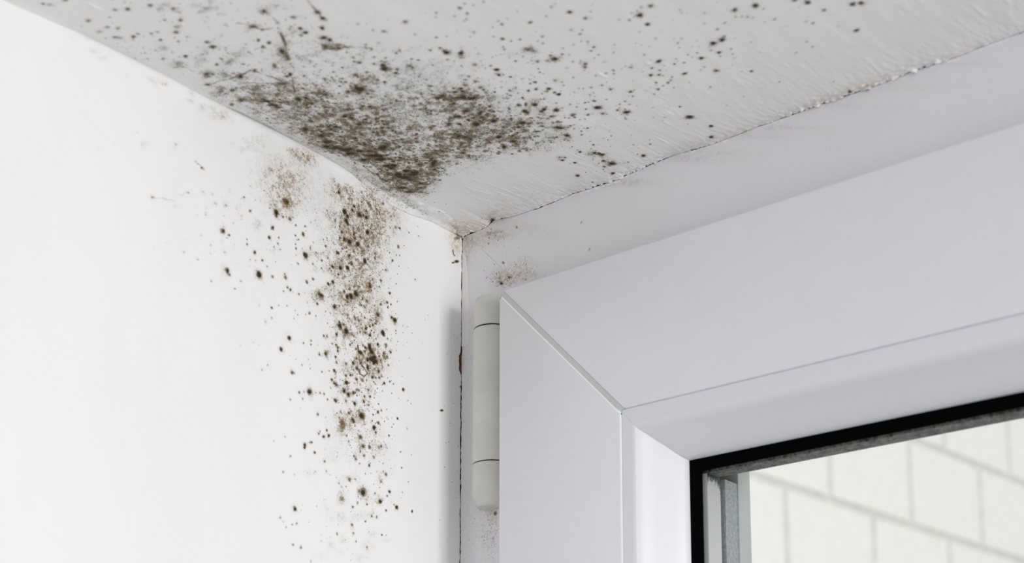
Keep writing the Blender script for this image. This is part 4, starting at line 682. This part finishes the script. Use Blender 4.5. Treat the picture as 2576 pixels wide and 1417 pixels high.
# glazing bead, gasket
bead_px = [(1562, 1033, -17.0), (1570, 1042, -17.0), (1580, 1053, -17.0), (1588, 1062, -17.0), (1592, 1066, -16.95), (1598, 1071.5, -16.6), (1605, 1077.5, -15.8), (1612, 1082.5, -14.9), (1621, 1088.5, -13.6), (1634, 1097, -11.7), (1650, 1107, -9.6), (1672, 1121, -6.7), (1695, 1136, -3.7), (1715, 1149, -.9), (1727, 1155.5, 1.0), (1735, 1158, 3.0)]
bp = prof(bead_px)
bp[0] = (XI+.15, ZI-.15, -17.0)
# monotone clean-up so that the bead never folds back
for i in range(1, len(bp)):
    x, z, y = bp[i]; bp[i] = (max(x, bp[i-1][0]+.25), min(z, bp[i-1][1]-.25), y)
bead = bp + [(bp[-1][0], bp[-1][1], 4.8), (XI+2.3, ZI-2.3, 4.8), (XI+2.3, ZI-2.3, -15.9), (XI+.15, ZI-.15, -15.9)]
bead_s = loft('glazing_bead', bead, 'stile', MAT_BEAD, sash, sharp=22)
bead_r = loft('glazing_bead', bead, 'rail', MAT_BEAD, sash, sharp=22)
mit = [np.array([x, y, z]) for x, z, y in bp]
# thin grime along the bead mitre
V = []; Fc = []
for i, c in enumerate(mit):
    ww = .10+.06*vnoise(i*2., 0, 8, 1.)+(.25 if i > 11 else 0)
    V += [c+np.array([ww*.3, -.05, 0]), c+np.array([-.02, -.05, -ww*.3])+np.array([.02, 0, -.02])]
    if i: b = len(V)-4; Fc.append((b, b+1, b+3, b+2))
wobj('mitre_grime', V, Fc, [plain('mitre_dirt', (.45, .44, .44), .8, .1)], bead_s)
g1 = hit(1767.5, 1186, 1, 5.0)
GX, GZ = g1[0], g1[2]
BX, BZ = bp[-1][0], bp[-1][1]
gas = [(BX-.6, BZ+.6, 2.2), (BX+.5, BZ-.3, 3.2), (BX+1.6, BZ-1.7, 4.0), (GX-.2, GZ+.3, 4.5), (GX, GZ, 4.9), (BX-.6, BZ+.6, 4.9)]
gasket_s = loft('rubber_seal', gas, 'stile', MAT_RUBBER, sash)
gasket_r = loft('rubber_seal', gas, 'rail', MAT_RUBBER, sash)

# double glazing
mglass = bpy.data.materials.new('window_glass'); mglass.use_nodes = True
t = mglass.node_tree; t.nodes.clear()
o_ = t.nodes.new('ShaderNodeOutputMaterial'); mx = t.nodes.new('ShaderNodeMixShader'); tr = t.nodes.new('ShaderNodeBsdfTransparent'); gl = t.nodes.new('ShaderNodeBsdfGlossy'); lw = t.nodes.new('ShaderNodeFresnel')
tr.inputs[0].default_value = (.99, .993, .99, 1); gl.inputs['Roughness'].default_value = .02; lw.inputs[0].default_value = 1.12
L(t, lw.outputs[0], mx.inputs[0]); L(t, tr.outputs[0], mx.inputs[1]); L(t, gl.outputs[0], mx.inputs[2]); L(t, mx.outputs[0], o_.inputs[0])
def slab(name, x0, x1, y0, y1, z0, z1, mat, parent=sash):
    V = [(x, y, z) for z in (z0, z1) for x, y in ((x0, y0), (x1, y0), (x1, y1), (x0, y1))]
    Fc = [(0, 3, 2, 1), (4, 5, 6, 7), (0, 1, 5, 4), (1, 2, 6, 5), (2, 3, 7, 6), (3, 0, 4, 7)]
    return wobj(name, V, Fc, [mat], parent, smooth=False)
slab('glass_pane', XI+4, XE, 5.0, 8.6, ZE, ZI-4, mglass)
slab('glass_pane', XI+4, XE, 19.0, 22.6, ZE, ZI-4, mglass)
def spacer_mat():
    m, t, p = nodes('spotted_aluminium')
    v = objcoord(t); n = noise(t, v, 900, 3, .7); n2 = noise(t, v, 160, 3, .6)
    hz = attr(t, 'haze')
    s = math_(t, 'ADD', math_(t, 'MULTIPLY', n, .7), math_(t, 'MULTIPLY', n2, .3)); s = math_(t, 'ADD', s, math_(t, 'MULTIPLY', hz, .55))
    c = mix(t, maprange(t, s, .78, 1.08), (.97, .98, .975), (.04, .055, .055))
    L(t, c, p.inputs['Base Color']); p.inputs['Metallic'].default_value = .0; p.inputs['Roughness'].default_value = .45
    return m
def dark_spacer():
    m, t, p = nodes('mildewed_edge_seal')
    v = objcoord(t); n = noise(t, v, 700, 3, .7)
    c = mix(t, maprange(t, n, .38, .62), (.42, .45, .47), (.58, .62, .63))
    L(t, c, p.inputs['Base Color']); p.inputs['Roughness'].default_value = .6
    return m
def top_spacer():
    m, t, p = nodes('mildewed_spacer_top')
    v = objcoord(t); n = noise(t, v, 800, 3, .7); n2 = noise(t, v, 250, 3, .7)
    s = math_(t, 'ADD', math_(t, 'MULTIPLY', n, .6), math_(t, 'MULTIPLY', n2, .4))
    c = mix(t, maprange(t, s, .36, .60), (.03, .032, .03), (.27, .27, .255))
    L(t, c, p.inputs['Base Color']); p.inputs['Roughness'].default_value = .7
    return m
MAT_SP, MAT_SD, MAT_ST = spacer_mat(), dark_spacer(), top_spacer()
# left spacer face as a grid so the mildew can thicken towards the corner
a = np.linspace(8.6, 19.0, 16); b = np.concatenate([np.arange(-430, -215, 10), np.arange(-215, GZ, .8), [GZ]])
A, B = np.meshgrid(a, b, indexing='ij')
me = grid_mesh('spacer_bar', np.stack([A*0+GX, A, B], -1)-WL, np.array([(GX, 8.6, ZE), (GX, 19, ZE), (GX-6, 19, ZE), (GX-6, 8.6, ZE), (GX, 8.6, GZ), (GX, 19, GZ), (GX-6, 19, GZ), (GX-6, 8.6, GZ)])-WL, [(0, 3, 2, 1), (4, 5, 6, 7), (1, 2, 6, 5), (2, 3, 7, 6), (3, 0, 4, 7)])
hz = np.exp((B-GZ)/4.5)*1.2 + .5*np.exp(-((A-19)/2.0)**2)*(.5+.5*np.exp((B-GZ)/12.)) + .25*np.exp(-((A-8.6)/.5)**2)
set_attr(me, 'haze', np.clip(hz, 0, 1.2))
link('spacer_bar', me, sash, [MAT_SP])
slab('spacer_bar', GX-6, XE, 8.6, 17.4, GZ, GZ+6, MAT_ST)
slab('outer_seal', GX-8, GX+.2, 22.6, 33.0, ZE, GZ+.2, MAT_SD)
slab('outer_seal', GX-8, XE, 22.6, 30.0, GZ+7.5, GZ+16, MAT_SD)
slab('outer_lip', GX-40, GX+.6, 33.0, 43.0, ZE, GZ+8, plain('outer_plastic', (.72, .74, .73), .5, .3, var=.05))
slab('outer_lip', GX-40, XE, 30.0, 43.0, GZ+8, GZ+40, plain('outer_plastic_top', (.74, .75, .73), .5, .3, var=.05))

# hinge: cap, barrel, lower cap (lathe), carried by a leaf on the sash edge
HX, HY, HR = 22.3, -3.3, 9.1
def lathe(name, rz, mat, parent, n=48, sharp=35):
    V = []; Fc = []
    for r_, z_ in rz:
        for k in range(n):
            a_ = 2*math.pi*k/n; V.append((HX+r_*math.cos(a_), HY+r_*math.sin(a_), z_))
    for i in range(len(rz)-1):
        for k in range(n):
            k2 = (k+1) % n; Fc.append((i*n+k, i*n+k2, (i+1)*n+k2, (i+1)*n+k))
    Fc.append(tuple(range(n))[::1]); Fc.append(tuple(range((len(rz)-1)*n, len(rz)*n))[::-1])
    return wobj(name, V, Fc, [mat], parent, sharp=sharp)
def hz_(py): return hit(1216, py, 1, HY-6)[2]
z_top, z_a, z_b, z_bot = hz_(748), hz_(824), hz_(1165), hz_(1248)
hinge = bpy.data.objects.new('hinge', None); scn.collection.objects.link(hinge); hinge.parent = sash
hinge['label'] = 'off-white three-part barrel hinge'
def hobj(name, rz, mat): return lathe(name, rz[::-1], mat, hinge)
hobj('hinge_cap', [(HR-1.7, z_top), (HR-.7, z_top-.35), (HR-.15, z_top-1.2), (HR, z_top-2.4), (HR, z_a+.5), (HR-.15, z_a+.35)], MAT_HINGE)
hobj('hinge_pin', [(HR-.9, z_a+.6), (HR-.9, z_a-.8)], MAT_GAP)
hobj('hinge_barrel', [(HR+.0, z_a-.45), (HR+.25, z_a-.8), (HR+.35, z_a-2), (HR+.45, (z_a+z_b)/2), (HR+.4, z_b+.9), (HR+.2, z_b+.35)], MAT_HINGE)
hobj('hinge_pin', [(HR-.9, z_b+.6), (HR-.9, z_b-.6)], MAT_GAP)
hobj('hinge_cap', [(HR+.25, z_b-.25), (HR+.45, z_b-.7), (HR+.4, z_bot+1.4), (HR+.25, z_bot+.3), (HR-.3, z_bot-1.2), (HR-1.4, z_bot-3.4), (HR-2.1, z_bot-4.4), (HR-2.5, z_bot-4.6)], MAT_HINGE)
lf = slab('hinge_leaf', HX+2, XL+.2, HY-1, HY+3, z_bot, z_top, MAT_HINGE, hinge)

# ------------------------------------------------------------------ cream block wall of the neighbouring wing outside
bd = np.array([0.10783576, 0.99416872, 0.]); bq = np.array([-448.977, 1703.502, 0.]); bn = np.array([bd[1], -bd[0], 0.])
LB, HB, MJ = 228., 143., 13.
V = []; Fc = []; mi = []
def bbox(s0, s1, z0, z1, d0, d1, m_):
    b = len(V)
    for zz in (z0, z1):
        for s_, d_ in ((s0, d0), (s1, d0), (s1, d1), (s0, d1)):
            p_ = bq+bd*s_+bn*d_; V.append((p_[0], p_[1], zz))
    for g in ((0, 1, 2, 3), (4, 7, 6, 5), (0, 4, 5, 1), (1, 5, 6, 2), (2, 6, 7, 3), (3, 7, 4, 0)): Fc.append(tuple(b+i for i in g)); mi.append(m_)
z_l1 = 224.
for r_ in range(-9, 7):
    z0 = z_l1+r_*HB; off = 117.5 if r_ % 2 == 0 else 3.
    for k in range(-6, 9):
        s0 = off+k*LB
        bbox(s0+MJ/2, s0+LB-MJ/2, z0+MJ/2, z0+HB-MJ/2, -60, 0, 0)
bbox(117.5-6.5*LB, 117.5+9*LB, z_l1-9*HB, z_l1+7*HB, -240, -2.5, 1)
MB1 = plain('cream_block', (.95, .94, .89), .9, .1, bump=.5, bscale=60, var=.05); MB2 = plain('grey_mortar', (.80, .79, .74), .95, .05, var=.14)
me = mesh_from('wall_outside', V, Fc, mi, smooth=False)
wb = link('wall_outside', me, None, [MB1, MB2])
tag(wb, 'cream block wall of the neighbouring wing seen blurred through the glass', 'wall', 'structure')
